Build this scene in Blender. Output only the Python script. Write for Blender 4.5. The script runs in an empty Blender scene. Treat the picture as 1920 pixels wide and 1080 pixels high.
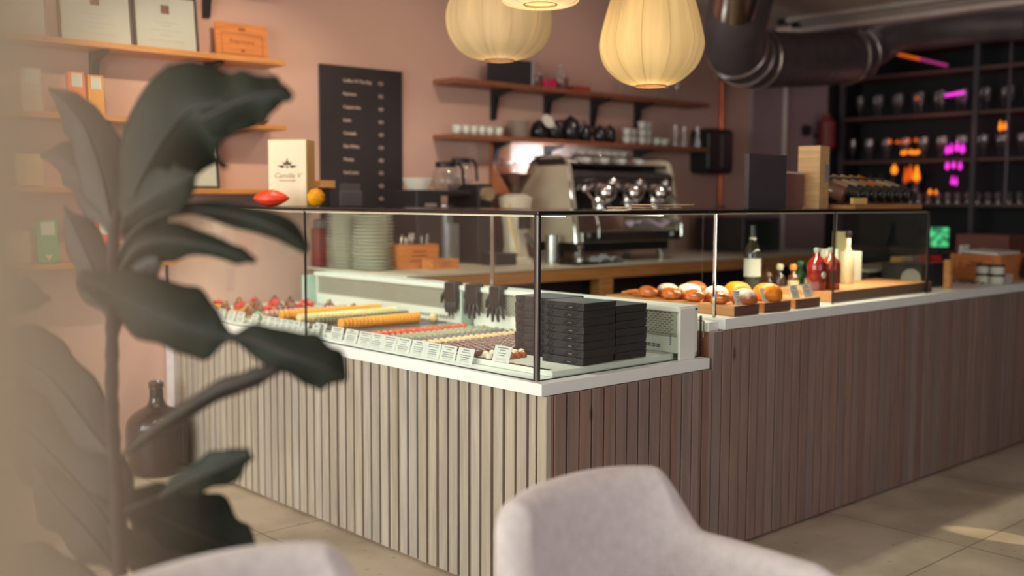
import bpy, bmesh, math, random
from mathutils import Vector, Matrix
random.seed(7)
C = bpy.context.scene
COL = C.collection
PI = math.pi

# ---------------------------------------------------------------- camera
H = 1.36
FPX, YAW, PITCH, ROLL = 1991.0, 0.7390, 0.0827, 0.0040
FW = Vector((math.sin(YAW)*math.cos(PITCH), math.cos(YAW)*math.cos(PITCH), -math.sin(PITCH)))
_r = Vector((math.cos(YAW), -math.sin(YAW), 0)); _u = _r.cross(FW)
RT = _r*math.cos(ROLL) + _u*math.sin(ROLL); UP = -_r*math.sin(ROLL) + _u*math.cos(ROLL)
cam = bpy.data.cameras.new('camera'); camo = bpy.data.objects.new('camera', cam); COL.objects.link(camo)
camo.matrix_world = Matrix(((RT.x, UP.x, -FW.x, 0), (RT.y, UP.y, -FW.y, 0), (RT.z, UP.z, -FW.z, H), (0, 0, 0, 1)))
cam.sensor_width = 36; cam.lens = FPX/1920*36; cam.clip_start = 0.02
cam.dof.use_dof = True; cam.dof.focus_distance = 3.45; cam.dof.aperture_fstop = 1.35
C.camera = camo

def on(x, y, X=None, Y=None, Z=None, D=None):
    """a pixel of the 1920x1080 frame put on a real plane of the room (or at distance D)"""
    d = FW + RT*((x-960)/FPX) - UP*((y-540)/FPX)
    t = X/d.x if X is not None else Y/d.y if Y is not None else (Z-H)/d.z if Z is not None else D
    return Vector((0, 0, H)) + d*t

# ---------------------------------------------------------------- world, lights, exposure
w = bpy.data.worlds.new('world'); C.world = w; w.use_nodes = True
w.node_tree.nodes['Background'].inputs[0].default_value = (0.80, 0.86, 1.0, 1)
w.node_tree.nodes['Background'].inputs[1].default_value = 0.02
C.view_settings.view_transform = 'Standard'; C.view_settings.look = 'None'
C.view_settings.exposure = 0.07; C.view_settings.gamma = 1; C.view_settings.use_curve_mapping = False

def area(name, loc, target, sx, sy, power, col, spread=180):
    l = bpy.data.lights.new(name, 'AREA'); l.shape = 'RECTANGLE'; l.size = sx; l.size_y = sy
    l.energy = power; l.color = col; l.spread = math.radians(spread)
    o = bpy.data.objects.new(name, l); COL.objects.link(o); o.location = loc
    o.rotation_euler = (Vector(target)-Vector(loc)).to_track_quat('-Z', 'Y').to_euler()
    return o
def spot(name, loc, target, power, col, deg, blend=.3, rad=.03):
    l = bpy.data.lights.new(name, 'SPOT'); l.energy = power; l.color = col
    l.spot_size = math.radians(deg); l.spot_blend = blend; l.shadow_soft_size = rad
    o = bpy.data.objects.new(name, l); COL.objects.link(o); o.location = loc
    o.rotation_euler = (Vector(target)-Vector(loc)).to_track_quat('-Z', 'Y').to_euler()
    return o
area('assumed_window_light_side', (-2.3, 2.6, 1.55), (3, 3.4, .9), 4.2, 2.0, 196, (.98, 1.0, .93))  # area lamp inside the room, standing in for assumed side windows
area('assumed_window_light_front', (1.8, -2.9, 1.6), (2.6, 3, 1.0), 4.5, 2.0, 57, (.95, .93, 1.0))  # area lamp behind the camera, standing in for an assumed street window
for i, sx in enumerate((1.35, 2.35)):
    spot('shelf_wall_spot', (sx, 3.80, 2.74), (sx+.35, 5.27, 1.25), 62, (1.0, .80, .54), 78, .6, .02)
spot('menu_wall_spot', (3.75, 3.6, 2.74), (3.75, 5.27, 1.55), 26, (1.0, .80, .58), 80, .8, .06)
spot('shelf_wall_spot', (5.2, 3.8, 2.74), (5.2, 5.27, 1.8), 10, (1.0, .72, .58), 80, .8, .06)
area('case_strip_light', (2.62, 3.86, 1.300), (2.72, 3.86, .8), 2.6, .03, 7.5, (1.0, .97, .84), 150)
area('case_rear_strip_light', (3.16, 3.86, 1.300), (2.9, 3.86, .8), 2.5, .03, 4.2, (.90, 1.0, .94), 150)
area('counter_strip_light', (4.15, 2.62, 1.300), (4.15, 2.68, .9), 1.6, .03, 9, (1.0, .85, .62), 150)
for sx in (3.9, 5.0): spot('worktop_fill_spot', (sx, 3.7, 2.74), (sx+.1, 4.8, 1.0), 26, (1.0, .92, .80), 70, .6, .05)  # added fill spots that brighten the back worktop and the chrome

# ---------------------------------------------------------------- mesh helpers
class B:
    def __init__(s): s.b = bmesh.new(); s.mi = 0
    def _f(s, fs):
        for f in fs: f.material_index = s.mi
    def box(s, x0, y0, z0, x1, y1, z1):
        v = [s.b.verts.new((x, y, z)) for z in (z0, z1) for y in (y0, y1) for x in (x0, x1)]
        s._f([s.b.faces.new([v[i] for i in q]) for q in ((0,2,3,1),(4,5,7,6),(0,1,5,4),(2,6,7,3),(0,4,6,2),(1,3,7,5))])
        return s
    def obox(s, c, sz, rot=(0,0,0)):
        M = Matrix.Translation(c) @ Matrix.Rotation(rot[2],4,'Z') @ Matrix.Rotation(rot[1],4,'Y') @ Matrix.Rotation(rot[0],4,'X')
        a, b, c2 = sz[0]/2, sz[1]/2, sz[2]/2
        v = [s.b.verts.new(M @ Vector((x, y, z))) for z in (-c2, c2) for y in (-b, b) for x in (-a, a)]
        s._f([s.b.faces.new([v[i] for i in q]) for q in ((0,2,3,1),(4,5,7,6),(0,1,5,4),(2,6,7,3),(0,4,6,2),(1,3,7,5))])
        return s
    def prism(s, pts, d0, d1, axis='y'):
        """closed polygon pts (a,b) extruded along axis from d0 to d1"""
        def P(a, b, d): return {'y': (a, d, b), 'x': (d, a, b), 'z': (a, b, d)}[axis]
        lo = [s.b.verts.new(P(a, b, d0)) for a, b in pts]; hi = [s.b.verts.new(P(a, b, d1)) for a, b in pts]
        n = len(pts); fs = [s.b.faces.new(lo), s.b.faces.new(hi[::-1])]
        for i in range(n): fs.append(s.b.faces.new((lo[i], hi[i], hi[(i+1)%n], lo[(i+1)%n])))
        s._f(fs); return s
    def lathe(s, prof, c=(0,0,0), seg=24, M=None, close=True, wob=None):
        M = M or Matrix.Identity(4); c = Vector(c); rings = []
        for r, z in prof:
            ring = []
            for k in range(seg):
                a = 2*PI*k/seg; rr = r*(wob(a, z) if wob else 1)
                ring.append(s.b.verts.new(c + (M @ Vector((rr*math.cos(a), rr*math.sin(a), z)))))
            rings.append(ring)
        fs = []
        for A, D in zip(rings, rings[1:]):
            for k in range(seg): fs.append(s.b.faces.new((A[k], A[(k+1)%seg], D[(k+1)%seg], D[k])))
        if close:
            for ring, rev in ((rings[0], True), (rings[-1], False)):
                fs.append(s.b.faces.new(ring[::-1] if rev else ring))
        s._f(fs); return s
    def cyl(s, p0, p1, r0, r1=None, seg=16):
        p0, p1 = Vector(p0), Vector(p1); d = p1-p0
        M = d.to_track_quat('Z', 'Y').to_matrix().to_4x4()
        return s.lathe([(r0, 0), (r1 if r1 is not None else r0, d.length)], p0, seg, M)
    def ball(s, c, r, sc=(1,1,1), seg=16, rings=10, M=None):
        M = M or Matrix.Identity(4); M = M @ Matrix.Diagonal((*sc, 1))
        prof = [(max(1e-4, r*math.sin(PI*i/rings)), -r*math.cos(PI*i/rings)) for i in range(rings+1)]
        return s.lathe(prof, c, seg, M)
    def tube(s, pts, r, seg=10, rad=None, cap=True):
        pts = [Vector(p) for p in pts]; rings = []; n = len(pts); prev = None
        for i, p in enumerate(pts):
            t = (pts[min(i+1, n-1)] - pts[max(i-1, 0)]).normalized()
            a = prev - t*prev.dot(t) if prev is not None else t.orthogonal()
            a.normalize(); prev = a; b = t.cross(a); rr = rad[i] if rad else r
            rings.append([s.b.verts.new(p + a*(rr*math.cos(2*PI*k/seg)) + b*(rr*math.sin(2*PI*k/seg))) for k in range(seg)])
        fs = []
        for A, D in zip(rings, rings[1:]):
            for k in range(seg): fs.append(s.b.faces.new((A[k], A[(k+1)%seg], D[(k+1)%seg], D[k])))
        if cap: fs.append(s.b.faces.new(rings[0][::-1])); fs.append(s.b.faces.new(rings[-1]))
        s._f(fs); return s
    def grid(s, fn, nu, nv):
        V = [[s.b.verts.new(fn(i/nu, j/nv)) for j in range(nv+1)] for i in range(nu+1)]
        s._f([s.b.faces.new((V[i][j], V[i+1][j], V[i+1][j+1], V[i][j+1])) for i in range(nu) for j in range(nv)])
        return s

def spline(pts, n):
    """smooth points through control points"""
    P = [Vector(p) for p in pts]; P = [P[0]*2-P[1]] + P + [P[-1]*2-P[-2]]; out = []; m = len(P)-3
    for k in range(n+1):
        t = k/n*m; i = min(int(t), m-1); t -= i; a, b, c, d = P[i:i+4]
        out.append(.5*((2*b) + (c-a)*t + (2*a-5*b+4*c-d)*t*t + (3*b-a-3*c+d)*t**3))
    return out

def obj(name, b, mats, parent=None, smooth=False, bevel=0, sub=0, solid=0, world=False, seg=2):
    me = bpy.data.meshes.new(name)
    if isinstance(b, B):
        if smooth is not None: bmesh.ops.recalc_face_normals(b.b, faces=b.b.faces)
        b.b.to_mesh(me); b.b.free()
    else: me = b; me.name = name
    o = bpy.data.objects.new(name, me); COL.objects.link(o)
    for m in (mats if isinstance(mats, (list, tuple)) else [mats]): me.materials.append(m)
    if parent:
        if world:
            pl = parent
            T = Vector((0,0,0))
            while pl: T += pl.location; pl = pl.parent
            me.transform(Matrix.Translation(-T))
        o.parent = parent
    if smooth:
        me.shade_smooth()
        if smooth != 'all':
            try: me.set_sharp_from_angle(angle=math.radians(40))
            except Exception: pass
    if solid:
        m = o.modifiers.new('s', 'SOLIDIFY'); m.thickness = solid; m.offset = 0
    if sub:
        m = o.modifiers.new('u', 'SUBSURF'); m.levels = sub; m.render_levels = sub
    if bevel:
        m = o.modifiers.new('b', 'BEVEL'); m.width = bevel; m.segments = seg; m.limit_method = 'ANGLE'; m.angle_limit = math.radians(40)
    return o
def tag(o, label, cat, group=None, kind=None):
    o['label'] = label; o['category'] = cat
    if group: o['group'] = group
    if kind: o['kind'] = kind
    return o
def struct(name, b, m, **k):
    o = obj(name, b, m, **k); o['kind'] = 'structure'; return o
def thing(name, label, cat, loc=(0,0,0), rz=0, group=None, kind=None):
    o = bpy.data.objects.new(name, None); COL.objects.link(o); o.empty_display_size = .05
    o.location = loc; o.rotation_euler = (0, 0, rz)
    return tag(o, label, cat, group, kind)
def dup(root, loc, rz=None, label=None, group=None, scale=None):
    r = root.copy(); COL.objects.link(r); r.location = loc
    if rz is not None: r.rotation_euler = (0, 0, rz)
    if label: r['label'] = label
    if group: r['group'] = group
    if scale: r.scale = scale
    for ch in list(root.children):
        c = ch.copy(); COL.objects.link(c); c.parent = r
        for g in list(ch.children):
            d = g.copy(); COL.objects.link(d); d.parent = c
    return r
def text(name, body, size, mat, parent, loc, rot=(PI/2, 0, 0), align='LEFT', ext=.0006, space=1, shear=0):
    cu = bpy.data.curves.new(name, 'FONT'); cu.body = body; cu.size = size; cu.align_x = align
    cu.extrude = ext; cu.space_character = space; cu.shear = shear; cu.resolution_u = 3
    t = bpy.data.objects.new(name, cu); COL.objects.link(t)
    dg = bpy.context.evaluated_depsgraph_get(); me = bpy.data.meshes.new_from_object(t.evaluated_get(dg))
    bpy.data.objects.remove(t); bpy.data.curves.remove(cu)
    me.materials.clear(); me.transform(Matrix.Translation(loc) @ Matrix.Rotation(rot[2],4,'Z') @ Matrix.Rotation(rot[1],4,'Y') @ Matrix.Rotation(rot[0],4,'X'))
    if isinstance(parent, str): return me
    o = bpy.data.objects.new(name, me); COL.objects.link(o); me.materials.append(mat); o.parent = parent
    return o

# ---------------------------------------------------------------- materials
def srgb(r, g, b):
    f = lambda c: (c/255/12.92) if c/255 <= .04045 else ((c/255+.055)/1.055)**2.4
    return (f(r), f(g), f(b), 1)
def newmat(name):
    m = bpy.data.materials.new(name); m.use_nodes = True; n = m.node_tree.nodes
    return m, n, m.node_tree.links, n['Principled BSDF']
def mat(name, rgb, rough=.5, metal=0, var=.06, scale=8, bump=0, bscale=60, coat=0, spec=.5, sheen=0, stretch=(1,1,1), sss=0):
    m, n, l, p = newmat(name); c = srgb(*rgb)
    tc = n.new('ShaderNodeTexCoord'); mp = n.new('ShaderNodeMapping'); mp.inputs['Scale'].default_value = stretch
    l.new(tc.outputs['Object'], mp.inputs['Vector'])
    nz = n.new('ShaderNodeTexNoise'); nz.inputs['Scale'].default_value = scale; nz.inputs['Detail'].default_value = 4
    l.new(mp.outputs[0], nz.inputs['Vector'])
    r = n.new('ShaderNodeValToRGB'); e = r.color_ramp.elements
    e[0].position = .3; e[1].position = .7
    e[0].color = tuple(x*(1-var*1.6) for x in c[:3])+(1,); e[1].color = tuple(min(1, x*(1+var*1.6)) for x in c[:3])+(1,)
    l.new(nz.outputs['Fac'], r.inputs['Fac']); l.new(r.outputs['Color'], p.inputs['Base Color'])
    p.inputs['Roughness'].default_value = rough; p.inputs['Metallic'].default_value = metal
    p.inputs['Specular IOR Level'].default_value = spec; p.inputs['Coat Weight'].default_value = coat
    p.inputs['Coat Roughness'].default_value = .08
    if sheen: p.inputs['Sheen Weight'].default_value = sheen
    if sss: p.inputs['Subsurface Weight'].default_value = sss; p.inputs['Subsurface Scale'].default_value = .01
    if bump:
        nb = n.new('ShaderNodeTexNoise'); nb.inputs['Scale'].default_value = bscale; nb.inputs['Detail'].default_value = 3
        l.new(mp.outputs[0], nb.inputs['Vector'])
        bp = n.new('ShaderNodeBump'); bp.inputs['Strength'].default_value = bump; bp.inputs['Distance'].default_value = .01
        l.new(nb.outputs['Fac'], bp.inputs['Height']); l.new(bp.outputs[0], p.inputs['Normal'])
    return m
def wood(name, rgb, dark=.62, rough=.5, axis='x', scale=5, knots=0, rings=1.0, pitch=0, tint=.16, off=0):
    """grain runs along axis; pitch > 0 gives every slat of that pitch a tone of its own"""
    m, n, l, p = newmat(name); c = srgb(*rgb)
    tc = n.new('ShaderNodeTexCoord'); mp = n.new('ShaderNodeMapping')
    s = {'x': (1, 14, 14), 'y': (14, 1, 14), 'z': (14, 14, 1)}[axis]
    mp.inputs['Scale'].default_value = s; l.new(tc.outputs['Object'], mp.inputs['Vector'])
    nz = n.new('ShaderNodeTexNoise'); nz.inputs['Scale'].default_value = scale; nz.inputs['Detail'].default_value = 6; nz.inputs['Distortion'].default_value = .6*rings
    vec = mp.outputs[0]
    if pitch:
        sep = n.new('ShaderNodeSeparateXYZ'); l.new(tc.outputs['Object'], sep.inputs[0])
        add = n.new('ShaderNodeMath'); add.operation = 'ADD'; l.new(sep.outputs[0], add.inputs[0]); l.new(sep.outputs[1], add.inputs[1])
        ad2 = n.new('ShaderNodeMath'); ad2.operation = 'ADD'; l.new(add.outputs[0], ad2.inputs[0]); ad2.inputs[1].default_value = off
        dv = n.new('ShaderNodeMath'); dv.operation = 'DIVIDE'; l.new(ad2.outputs[0], dv.inputs[0]); dv.inputs[1].default_value = pitch
        fl = n.new('ShaderNodeMath'); fl.operation = 'FLOOR'; l.new(dv.outputs[0], fl.inputs[0])
        wn = n.new('ShaderNodeTexWhiteNoise'); wn.noise_dimensions = '1D'; l.new(fl.outputs[0], wn.inputs['W'])
        mu = n.new('ShaderNodeVectorMath'); mu.operation = 'SCALE'; mu.inputs['Scale'].default_value = 30; l.new(wn.outputs['Color'], mu.inputs[0])
        va = n.new('ShaderNodeVectorMath'); va.operation = 'ADD'; l.new(mp.outputs[0], va.inputs[0]); l.new(mu.outputs[0], va.inputs[1]); vec = va.outputs[0]
    l.new(vec, nz.inputs['Vector'])
    r = n.new('ShaderNodeValToRGB'); e = r.color_ramp.elements; e[0].position = .32; e[1].position = .62
    e[0].color = tuple(x*dark for x in c[:3])+(1,); e[1].color = c
    l.new(nz.outputs['Fac'], r.inputs['Fac']); out = r.outputs['Color']
    if pitch:
        hs = n.new('ShaderNodeHueSaturation'); l.new(out, hs.inputs['Color'])
        mr = n.new('ShaderNodeMapRange'); mr.inputs['To Min'].default_value = 1-tint; mr.inputs['To Max'].default_value = 1+tint
        l.new(wn.outputs['Value'], mr.inputs['Value']); l.new(mr.outputs[0], hs.inputs['Value'])
        mr2 = n.new('ShaderNodeMapRange'); mr2.inputs['To Min'].default_value = .75; mr2.inputs['To Max'].default_value = 1.25
        sc = n.new('ShaderNodeSeparateColor'); l.new(wn.outputs['Color'], sc.inputs[0]); l.new(sc.outputs[1], mr2.inputs['Value']); l.new(mr2.outputs[0], hs.inputs['Saturation'])
        out = hs.outputs[0]
    if knots:
        m3 = n.new('ShaderNodeMapping'); m3.inputs['Scale'].default_value = {'x': (.3,1,1), 'y': (1,.3,1), 'z': (1,1,.36)}[axis]; l.new(tc.outputs['Object'], m3.inputs['Vector'])
        vo = n.new('ShaderNodeTexVoronoi'); vo.inputs['Scale'].default_value = knots; l.new(m3.outputs[0], vo.inputs['Vector'])
        kr = n.new('ShaderNodeValToRGB'); ke = kr.color_ramp.elements; ke[0].position = .03; ke[0].color = (.16,.11,.08,1); ke[1].position = .075; ke[1].color = (1,1,1,1)
        l.new(vo.outputs['Distance'], kr.inputs['Fac'])
        mx = n.new('ShaderNodeMix'); mx.data_type = 'RGBA'; mx.blend_type = 'MULTIPLY'; mx.inputs['Factor'].default_value = .8
        l.new(out, mx.inputs['A']); l.new(kr.outputs[0], mx.inputs['B']); out = mx.outputs['Result']
    l.new(out, p.inputs['Base Color']); p.inputs['Roughness'].default_value = rough
    bp = n.new('ShaderNodeBump'); bp.inputs['Strength'].default_value = .12; bp.inputs['Distance'].default_value = .004
    l.new(nz.outputs['Fac'], bp.inputs['Height']); l.new(bp.outputs[0], p.inputs['Normal'])
    return m
def glass(name, tint=(.97, 1, .985), refl=.05, rough=.0, haze=0, hazecol=(.8,.8,.8)):
    """clear thin glass: lets light straight through, mirrors more at grazing angles"""
    m = bpy.data.materials.new(name); m.use_nodes = True; n = m.node_tree.nodes; l = m.node_tree.links; n.clear()
    o = n.new('ShaderNodeOutputMaterial'); t = n.new('ShaderNodeBsdfTransparent'); t.inputs[0].default_value = (*tint, 1)
    g = n.new('ShaderNodeBsdfGlossy'); g.inputs['Roughness'].default_value = rough; g.inputs[0].default_value = (1,1,1,1)
    lw = n.new('ShaderNodeLayerWeight'); lw.inputs[0].default_value = .5
    pw = n.new('ShaderNodeMath'); pw.operation = 'POWER'; l.new(lw.outputs['Facing'], pw.inputs[0]); pw.inputs[1].default_value = 4.5
    ma = n.new('ShaderNodeMath'); ma.operation = 'MULTIPLY_ADD'; l.new(pw.outputs[0], ma.inputs[0]); ma.inputs[1].default_value = .65; ma.inputs[2].default_value = refl
    mx = n.new('ShaderNodeMixShader'); l.new(ma.outputs[0], mx.inputs[0]); l.new(t.outputs[0], mx.inputs[1]); l.new(g.outputs[0], mx.inputs[2])
    last = mx.outputs[0]
    if haze:
        d = n.new('ShaderNodeBsdfDiffuse'); d.inputs[0].default_value = (*hazecol, 1)
        m2 = n.new('ShaderNodeMixShader'); m2.inputs[0].default_value = haze; l.new(last, m2.inputs[1]); l.new(d.outputs[0], m2.inputs[2]); last = m2.outputs[0]
    l.new(last, o.inputs[0]); return m
def glow(name, rgb, strength):
    m, n, l, p = newmat(name); c = srgb(*rgb); p.inputs['Base Color'].default_value = c
    p.inputs['Emission Color'].default_value = c; p.inputs['Emission Strength'].default_value = strength
    return m

WHITE = mat('white_laminate', (236, 242, 238), .32, var=.02)
WHITE2 = mat('white_enamel', (232, 234, 224), .4, var=.02)
CREAM = mat('cream_enamel', (214, 206, 186), .35, var=.03)
DARK = mat('dark_frame', (40, 36, 38), .3, var=.05)
BLACK = mat('black_plastic', (30, 30, 33), .45, var=.08)
BLACKS = mat('satin_black', (34, 32, 34), .28, var=.08, coat=.2)
STEEL = mat('brushed_steel', (190, 190, 188), .25, 1, var=.05, stretch=(1, 1, 20))
CHROME = mat('chrome', (225, 225, 225), .07, 1, var=.02)
PORC = mat('porcelain', (222, 218, 206), .2, var=.02, coat=.3)
PAPER = mat('paper_card', (226, 228, 222), .7, var=.02)
INK = mat('grey_ink', (120, 122, 126), .8)
DINK = mat('brown_ink', (72, 46, 38), .8)
GLS = glass('case_glass', refl=.022)
GLV = glass('vessel_glass', (.93, .93, .92), .08, .02, .04, (.8, .8, .8))
OAK = wood('oiled_oak', (205, 142, 82), .72, .42, 'x', 4)
OAKY = wood('oiled_oak_board', (206, 150, 92), .72, .45, 'y', 4)
REDWOOD = wood('dark_shelf_wood', (150, 92, 66), .7, .45, 'x', 4)
PINE = wood('pale_pine', (216, 186, 140), .80, .5, 'z', 3, rings=3)
PINEX = wood('crate_pine', (206, 148, 88), .72, .55, 'x', 4)
SLATM = wood('lit_pine_slats', (174, 166, 152), .76, .6, 'z', 3.2, knots=5.5, pitch=.06, tint=.10)  # paler pine: light falling on the left face is put into the colour
SLATR = wood('shaded_pine_slats', (144, 122, 113), .78, .6, 'z', 3.2, knots=5.5, pitch=.06, tint=.09)  # darker copy: shade of the right faces is put into the colour
SLATB = mat('slat_backing', (156, 108, 84), .8, var=.1)
# ---------------------------------------------------------------- the room
WY = 5.27            # face of the back wall
PINK = mat('pink_plaster', (206, 168, 153), .75, var=.025, scale=1.2, bump=.05, bscale=90)
MAUVE = mat('mauve_plaster', (158, 140, 142), .8, var=.03, scale=2)
NIGHT = mat('dark_paint', (30, 31, 34), .8, var=.06, scale=2)
CEILM = mat('ceiling_paint', (222, 204, 194), .8, var=.03)
m, n, l, p = newmat('floor_tiles')
tc = n.new('ShaderNodeTexCoord'); mp = n.new('ShaderNodeMapping'); mp.inputs['Location'].default_value = (-.10, .185, 0); l.new(tc.outputs['Object'], mp.inputs[0])
br = n.new('ShaderNodeTexBrick'); br.offset = 0; br.squash = 1
for k, v in (('Scale', 1), ('Mortar Size', .004), ('Brick Width', 1.0), ('Row Height', 1.0), ('Mortar Smooth', .1)): br.inputs[k].default_value = v
br.inputs['Color1'].default_value = srgb(190, 180, 162); br.inputs['Color2'].default_value = srgb(198, 188, 168); br.inputs['Mortar'].default_value = srgb(150, 132, 112)
l.new(mp.outputs[0], br.inputs['Vector'])
nz = n.new('ShaderNodeTexNoise'); nz.inputs['Scale'].default_value = 3; nz.inputs['Detail'].default_value = 8; l.new(tc.outputs['Object'], nz.inputs['Vector'])
rp = n.new('ShaderNodeValToRGB'); rp.color_ramp.elements[0].position = .35; rp.color_ramp.elements[0].color = (.72, .70, .68, 1); rp.color_ramp.elements[1].position = .6; rp.color_ramp.elements[1].color = (1, 1, 1, 1)
l.new(nz.outputs['Fac'], rp.inputs[0])
mx = n.new('ShaderNodeMix'); mx.data_type = 'RGBA'; mx.blend_type = 'MULTIPLY'; mx.inputs['Factor'].default_value = 1
l.new(br.outputs['Color'], mx.inputs['A']); l.new(rp.outputs[0], mx.inputs['B'])
mu = n.new('ShaderNodeTexMusgrave') if hasattr(bpy.types, 'ShaderNodeTexMusgrave') else n.new('ShaderNodeTexNoise'); mu.inputs['Scale'].default_value = 26; mu.inputs['Detail'].default_value = 6
l.new(tc.outputs['Object'], mu.inputs['Vector'])
r2 = n.new('ShaderNodeValToRGB'); r2.color_ramp.elements[0].position = .29; r2.color_ramp.elements[0].color = (.5, .44, .4, 1); r2.color_ramp.elements[1].position = .35; r2.color_ramp.elements[1].color = (1, 1, 1, 1)
l.new(mu.outputs[0], r2.inputs[0])
m3 = n.new('ShaderNodeMix'); m3.data_type = 'RGBA'; m3.blend_type = 'MULTIPLY'; m3.inputs['Factor'].default_value = .7
l.new(mx.outputs['Result'], m3.inputs['A']); l.new(r2.outputs[0], m3.inputs['B']); l.new(m3.outputs['Result'], p.inputs['Base Color'])
p.inputs['Roughness'].default_value = .55; FLOORM = m

struct('floor', B().box(-3, -4, -.1, 9.5, 5.4, 0), FLOORM)
struct('wall_back', B().box(-3, WY, 0, 7.47, WY+.15, 3.4), PINK)
struct('wall_recess', B().box(7.47, WY-.03, 0, 8.62, WY+.15, 3.4), MAUVE)
struct('wall_far', B().box(8.62, WY, 0, 9.5, WY+.15, 3.4).box(7.9, 5.2, 2.8, 9.3, WY, 3.4), NIGHT)
struct('wall_right', B().box(9.35, -4, 0, 9.5, WY, 3.4), NIGHT)
struct('ceiling', B().box(-3, -4, 2.8, 7.85, WY, 2.95), CEILM)
struct('ceiling_bar', B().box(7.85, -4, 3.3, 9.5, WY+.1, 3.4), NIGHT)
# street side and window side: plain walls with assumed big openings, daylight lamps set indoors
b = B().box(-3, -4.1, 0, -1.2, -4, 2.8).box(5.2, -4.1, 0, 9.5, -4, 2.8).box(-1.2, -4.1, 2.6, 5.2, -4, 2.8).box(-1.2, -4.1, 0, 5.2, -4, .35)
struct('wall_front', b, PINK)
b = B().box(-3.1, -4, 0, -3, -.2, 2.8).box(-3.1, 4.9, 0, -3, WY, 2.8).box(-3.1, -.2, 2.6, -3, 4.9, 2.8).box(-3.1, -.2, 0, -3, 4.9, .35)
struct('wall_left', b, PINK)
# white door jamb right beside the lens, hazing the left edge of the picture
JAMB = mat('jamb_paint', (184, 166, 138), .7, var=.03)
jb = bpy.data.objects.new('x', None)
c0 = on(-2, 540, D=.10)
d = (FW*Vector((1, 1, 0))).normalized(); rr = Vector((d.y, -d.x, 0))
b = B()
pts = [(c0.x, c0.y), (c0.x+d.x*.03, c0.y+d.y*.03), (c0.x+d.x*.03-rr.x*.12, c0.y+d.y*.03-rr.y*.12), (c0.x-rr.x*.12, c0.y-rr.y*.12)]
b.prism(pts, 0, 2.8, 'z'); struct('door_frame_1', b, JAMB, bevel=.004)
bpy.data.objects.remove(jb)
# ceiling bulkhead edge with two pale track rails
b = B().box(7.72, -3.5, 2.74, 7.86, 5.2, 2.80)
struct('ceiling_beam', b, CEILM)
RAIL = mat('rail_grey', (190, 180, 170), .4)
for k, x in enumerate((7.36, 7.56)):
    o = thing('track_rail', ('pale ceiling track rail nearer the bulkhead edge', 'pale ceiling track rail further from the bulkhead edge')[1-k], 'rail', (x, 2.0, 2.80))
    obj('rail', B().box(x-.02, -1.0, 2.765, x+.02, 4.9, 2.80), RAIL, o, world=True)
    obj('end_cap', B().box(x-.028, 4.86, 2.755, x+.028, 4.93, 2.80), BLACK, o, world=True)

# pipes and dispenser on the back wall
COPPER = mat('copper_pipe', (205, 108, 72), .3, .8, var=.08)
o = thing('copper_pipe', 'thin copper pipe running down the pink wall behind the black dispenser', 'pipe', (7.05, WY-.03, 1.2))
obj('pipe', B().cyl((7.05, WY-.03, .9), (7.05, WY-.03, 2.33), .016), COPPER, o, world=True, smooth=True)
obj('clip', B().box(7.02, WY-.055, 2.31, 7.08, WY, 2.345).box(7.02, WY-.055, 1.30, 7.08, WY, 1.325), STEEL, o, world=True)
o = thing('conduit', 'white vertical cable conduit on the grey recess wall', 'conduit', (7.92, WY-.045, 1.0))
obj('pipe', B().cyl((7.92, WY-.046, .9), (7.92, WY-.046, 2.75), .02), mat('conduit_white', (200, 190, 180), .5), o, world=True, smooth=True)
o = thing('towel_dispenser', 'glossy black towel dispenser on the pink wall right of the shelves', 'dispenser', (6.80, WY-.01, 1.57))
def rrect(x0, z0, x1, z1, r, n=5):
    P = []
    for cx, cz, a0 in ((x1-r, z1-r, 0), (x0+r, z1-r, 90), (x0+r, z0+r, 180), (x1-r, z0+r, 270)):
        for k in range(n+1):
            a = math.radians(a0+90*k/n); P.append((cx+r*math.cos(a), cz+r*math.sin(a)))
    return P
obj('body', B().prism(rrect(6.68, 1.57, 7.00, 1.92, .05), WY-.19, WY-.001), mat('dispenser_black', (28, 28, 31), .4), o, world=True, bevel=.015)
obj('window_strip', B().box(6.83, WY-.196, 1.62, 6.855, WY-.189, 1.87), mat('smoked_strip', (96, 92, 96), .2), o, world=True)
o = thing('fire_extinguisher', 'small red cylinder fixed at the corner by the dark bar', 'extinguisher', (8.45, 5.14, 1.8))
obj('body', B().lathe([(.04, 1.80), (.075, 1.84), (.075, 2.06), (.03, 2.10), (.03, 2.13)], (8.45, 5.14, 0), 16), mat('dull_red', (120, 40, 40), .5), o, world=True, smooth=True)
obj('bracket', B().box(8.40, 5.20, 1.92, 8.50, WY-.031, 1.96), BLACK, o, world=True)
o = thing('wall_socket', 'small dark round switch on the recess wall beside the red cylinder', 'switch', (8.25, WY-.04, 1.98))
obj('switch_body', B().cyl((8.25, WY-.07, 1.98), (8.25, WY-.03, 1.98), .05), BLACK, o, world=True, smooth=True)
o = thing('wall_notice', 'small pale plate on the recess wall left of the white conduit', 'plate', (7.72, WY-.035, 1.6))
obj('plate', B().box(7.62, WY-.04, 1.60, 7.80, WY-.031, 1.66), MAUVE, o, world=True)

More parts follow.
